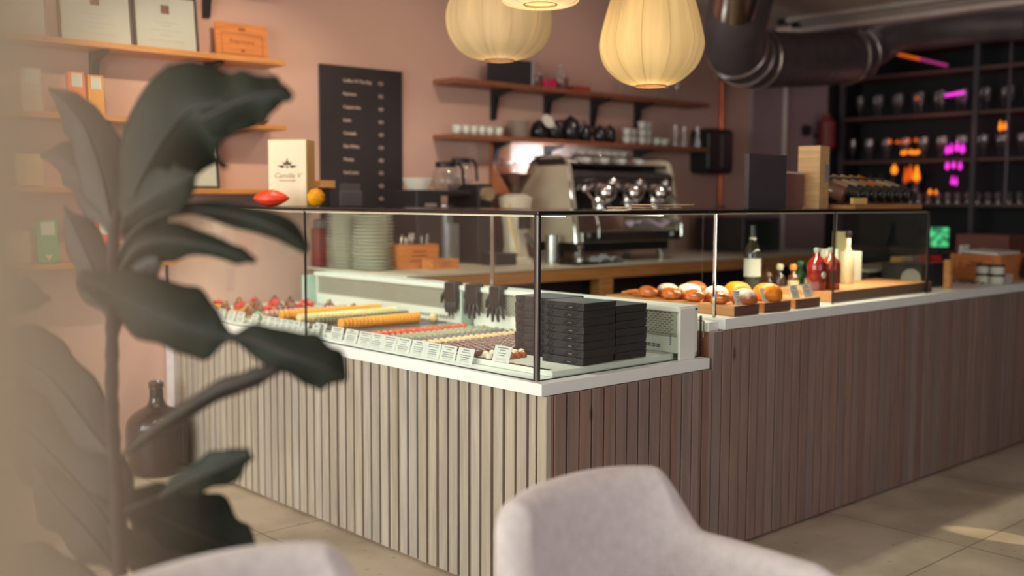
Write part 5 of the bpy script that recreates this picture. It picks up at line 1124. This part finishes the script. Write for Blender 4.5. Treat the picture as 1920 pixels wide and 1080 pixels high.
# ---------------------------------------------------------------- tub chairs
FAB = mat('grey_wool', (216, 209, 208), .95, var=.05, scale=45, bump=.4, bscale=260, sheen=.3)
def chair():
    t = thing('tub_chair', 'x', 'chair')
    ctl = [(-.285, -.24), (-.275, -.05), (-.255, .10), (-.215, .185), (-.12, .222), (0, .232), (.12, .222), (.215, .185), (.255, .10), (.275, -.05), (.285, -.24)]
    P = spline([Vector((x, y, 0)) for x, y in ctl], 72); n_ = len(P); b = B()
    L = [0]
    for a, c_ in zip(P, P[1:]): L.append(L[-1]+(c_-a).length)
    T = L[-1]
    def ztop(s):
        d = abs(s/T-.5)*T                       # distance from the middle of the back along the shell
        k = min(1, max(0, (d-.205)/.115)); k = k*k*(3-2*k)
        return .800-.012*(d/.2)**2*(d < .2)-.012*(d >= .2) - k*.135 - max(0, d-.32)*.04
    rings = []
    for i, p_ in enumerate(P):
        tn = (P[min(i+1, n_-1)]-P[max(i-1, 0)]).normalized(); nr = Vector((tn.y, -tn.x, 0)); h_ = .036; zt = ztop(L[i]); zb = .36; ring = []
        endk = 1 if 2 < i < n_-3 else (.75 if i in (2, n_-3) else .5 if i in (1, n_-2) else .25)
        hh = h_*endk
        for k in range(13):
            a = PI*k/12; ring.append(b.b.verts.new(p_+nr*(hh*math.cos(a))+Vector((0, 0, zt-h_+h_*math.sin(a)*endk))))
        for f in (.66, .33, 0): ring.append(b.b.verts.new(p_-nr*hh+Vector((0, 0, zb+(zt-h_-zb)*f))))
        for f in (0, .33, .66): ring.append(b.b.verts.new(p_+nr*hh+Vector((0, 0, zb+(zt-h_-zb)*f))))
        rings.append(ring)
    for A, D_ in zip(rings, rings[1:]):
        m_ = len(A)
        for k in range(m_): b.b.faces.new((A[k], A[(k+1) % m_], D_[(k+1) % m_], D_[k]))
    b.b.faces.new(rings[0]); b.b.faces.new(rings[-1][::-1])
    obj('backrest', b, FAB, t, smooth='all')
    obj('seat', B().prism([(-.235, -.25), (.235, -.25), (.22, .10), (.15, .18), (-.15, .18), (-.22, .10)], .37, .47, 'z'), FAB, t, bevel=.03, seg=4)
    LG = mat('chair_leg_oak', (150, 112, 80), .5)
    for sx in (-1, 1):
        for sy in (-1, 1): obj('leg', B().cyl((sx*.20, sy*.15-.02, .37), (sx*.25, sy*.21-.02, 0.001), .018, .012), LG, t, smooth=True)
    return t
CT = chair(); CT.location = (1.545, 1.265, 0); CT['label'] = 'pale grey upholstered tub chair in the middle front, its arm reaching right'; CT['group'] = 'tub chairs in a row'
dup(CT, (.735, 1.300, 0), 0, 'pale grey tub chair below the plant, only its back top showing', 'tub chairs in a row')

# ---------------------------------------------------------------- fiddle leaf fig
LEAF = mat('leaf_green', (32, 36, 28), .5, var=.25, scale=9, bump=.1, bscale=20, spec=.14)
LEAFB = mat('leaf_brown_green', (42, 35, 29), .6, var=.2, scale=9, bump=.1, bscale=20)
STEM = mat('fig_bark', (50, 37, 33), .85, var=.2, scale=30, bump=.3)
st0 = [(228, 1400, 1.8), (228, 1240, 1.8), (228, 1080, 1.8), (222, 930, 1.8), (213, 780, 1.8), (213, 640, 1.8), (214, 520, 1.8), (216, 430, 1.8), (224, 395, 1.8)]
base = on(228, 1400, D=1.8)
fig = thing('fiddle_leaf_fig', 'tall fiddle leaf fig with big dark leaves in the left foreground', 'plant', (base.x, base.y, 0))
sp_ = [on(x, y, D=d) for x, y, d in st0]; sp_ = [Vector((base.x, base.y, .28))] + sp_[1:]
S = spline(sp_, 60); obj('stem', B().tube(S, .012, 10, rad=[.0135-.005*i/60+.0012*math.sin(i*2.3) for i in range(61)]), STEM, fig, world=True, smooth='all')
obj('pot', B().lathe([(.09, 0.001), (.12, .03), (.14, .30), (.135, .31), (.12, .30), (.001, .28)], (base.x, base.y, 0), 32), mat('pot_grey', (120, 112, 108), .7, bump=.1), fig, world=True, smooth=True)
obj('soil', B().lathe([(.118, .281), (.001, .285)], (base.x, base.y, 0), 24, close=False), mat('soil', (60, 44, 36), .9, var=.3, scale=60), fig, world=True)
def leaf(c, hw, fold=.35, wave=.10, m_=LEAF, tilt=0, seed=0, curl=0, pet=None, rib=True):
    Cn = spline([on(x, y, D=d) for x, y, d in c], 30); n_ = len(hw)-1; R_ = random.Random(seed); ph = R_.uniform(0, 6)
    def W(u):
        x = u*n_; i = min(int(x), n_-1); f = x-i; f = f*f*(3-2*f)*.5+f*.5; return hw[i]*(1-f)+hw[i+1]*f
    dm = c[len(c)//2][2]
    def fn(u, v):
        i = min(int(u*30), 29); f = u*30-i; p_ = Cn[i]*(1-f)+Cn[i+1]*f; tn = (Cn[i+1]-Cn[i]).normalized()
        sd = tn.cross(FW).normalized(); sd = (sd*math.cos(tilt)+FW*math.sin(tilt)).normalized(); nr = tn.cross(sd).normalized()
        if nr.dot(FW) > 0: nr = -nr
        w_ = W(u)*dm/FPX; q = 2*v-1
        rz_ = 1+(.09*math.sin(u*17+ph+2.1*(q > 0))+.05*math.sin(u*31+ph))*abs(q)
        return p_ + sd*(w_*q*rz_) + nr*(-fold*w_*(abs(q)**1.6) + wave*w_*math.sin(u*13+ph+2.0*(q > 0))*abs(q)**1.5 + curl*w_*q*q*q)
    o_ = obj('leaf', B().grid(fn, 30, 14), m_, fig, world=True, smooth='all', solid=.0012)
    if rib: obj('midrib', B().tube([p_-FW*.0015 for p_ in Cn], .003, 6, rad=[.0036-.0028*i/30 for i in range(31)]), LEAFB, o_, world=True, smooth='all')
    if pet:
        obj('petiole', B().tube([on(*pet, D=1.8), Cn[0]], .0035, 8), STEM, o_, world=True, smooth='all')
    return o_
d8 = 1.8
leaf([(228, 440, d8), (268, 330, 1.78), (345, 215, 1.76), (430, 192, 1.72), (490, 180, 1.70), (525, 190, 1.69)], [12, 70, 108, 58, 40, 8], .45, .16, seed=1)
leaf([(380, 225, 1.74), (440, 195, 1.71), (490, 178, 1.69), (525, 175, 1.68), (548, 184, 1.68)], [30, 46, 44, 20, 8], .5, .16, seed=21)
leaf([(232, 410, 1.79), (290, 370, 1.76), (335, 345, 1.73), (368, 325, 1.72)], [20, 50, 38, 4], .3, .08, seed=2)
leaf([(215, 430, 1.82), (196, 340, 1.84), (165, 245, 1.86), (130, 195, 1.86), (96, 165, 1.86)], [10, 46, 44, 26, 3], .4, .1, LEAFB, seed=3)
leaf([(214, 440, 1.82), (180, 360, 1.86), (130, 300, 1.9), (80, 290, 1.92)], [8, 42, 38, 4], .3, .1, LEAFB, seed=13)
leaf([(214, 600, 1.8), (185, 520, 1.82), (150, 440, 1.85), (124, 388, 1.86)], [8, 48, 34, 3], .4, .12, LEAFB, seed=4)
leaf([(100, 560, 1.7), (50, 555, 1.7), (0, 545, 1.7), (-60, 520, 1.7)], [4, 36, 46, 30], .2, .1, LEAFB, seed=5)
leaf([(222, 480, 1.8), (270, 420, 1.78), (350, 392, 1.76), (450, 405, 1.74), (530, 432, 1.72), (577, 470, 1.72)], [4, 8, 10, 24, 24, 9], .9, .12, seed=6, curl=.3)
leaf([(222, 515, 1.8), (262, 465, 1.78), (320, 450, 1.76), (395, 462, 1.74), (445, 478, 1.73), (480, 490, 1.73)], [16, 42, 36, 18, 17, 4], .7, .12, seed=7, m_=LEAF)
leaf([(213, 640, 1.8), (228, 560, 1.8), (262, 510, 1.79), (300, 490, 1.78)], [6, 26, 40, 12], .4, .1, LEAFB, seed=14)
leaf([(150, 520, 1.79), (215, 545, 1.78), (300, 585, 1.76), (380, 620, 1.74), (436, 634, 1.73)], [16, 44, 66, 54, 6], .35, .1, seed=8)
leaf([(425, 632, 1.73), (480, 640, 1.72), (555, 668, 1.70), (615, 692, 1.69), (650, 712, 1.69)], [4, 34, 46, 44, 5], .45, .16, seed=9)
leaf([(222, 862, 1.8), (300, 800, 1.78), (400, 738, 1.74), (470, 710, 1.72), (520, 694, 1.71)], [3, 15, 18, 18, 6], 1.2, .05, LEAFB, seed=10, curl=.2)
leaf([(300, 932, 1.79), (350, 905, 1.77), (420, 875, 1.75), (470, 850, 1.74)], [3, 30, 34, 10], .4, .12, seed=11, m_=LEAF, pet=(226, 960))
leaf([(226, 930, 1.84), (290, 962, 1.86), (370, 1000, 1.88), (440, 1030, 1.90), (482, 1045, 1.90)], [14, 56, 70, 52, 8], .4, .14, seed=12)
leaf([(226, 1000, 1.84), (300, 1050, 1.88), (360, 1085, 1.90), (420, 1110, 1.90)], [14, 66, 70, 16], .4, .1, LEAFB, seed=15)
leaf([(218, 860, 1.8), (170, 800, 1.84), (105, 715, 1.88), (40, 670, 1.9), (-40, 640, 1.9)], [6, 44, 62, 62, 30], .3, .1, LEAFB, seed=16)
leaf([(226, 1010, 1.8), (170, 930, 1.82), (90, 840, 1.85), (20, 780, 1.88), (-50, 740, 1.88)], [20, 84, 84, 60, 20], .3, .1, LEAFB, seed=17)
leaf([(228, 1075, 1.8), (180, 1010, 1.8), (110, 930, 1.82), (70, 870, 1.84)], [10, 54, 60, 8], .3, .1, LEAFB, seed=18)

leaf([(225, 1180, 1.8), (150, 1110, 1.82), (80, 1080, 1.84), (0, 1075, 1.86), (-60, 1080, 1.86)], [8, 40, 52, 50, 20], .4, .08, LEAFB, seed=19)
# added spots inside the room, standing in for sun patches on the tiles
spot('added_sun_spot', (5.6, -3.7, 2.3), (4.32, 1.80, 0), 1800, (1, .78, .5), 1.5, .3, .01)
spot('added_sun_spot', (5.9, -3.7, 2.3), (4.9, 2.0, 0), 160, (1, .78, .5), 1.6, .6, .01)
spot('added_sun_spot', (-2.9, 2.2, 2.3), (2.05, 4.05, 0), 200, (1, .86, .62), 8, .5, .02)
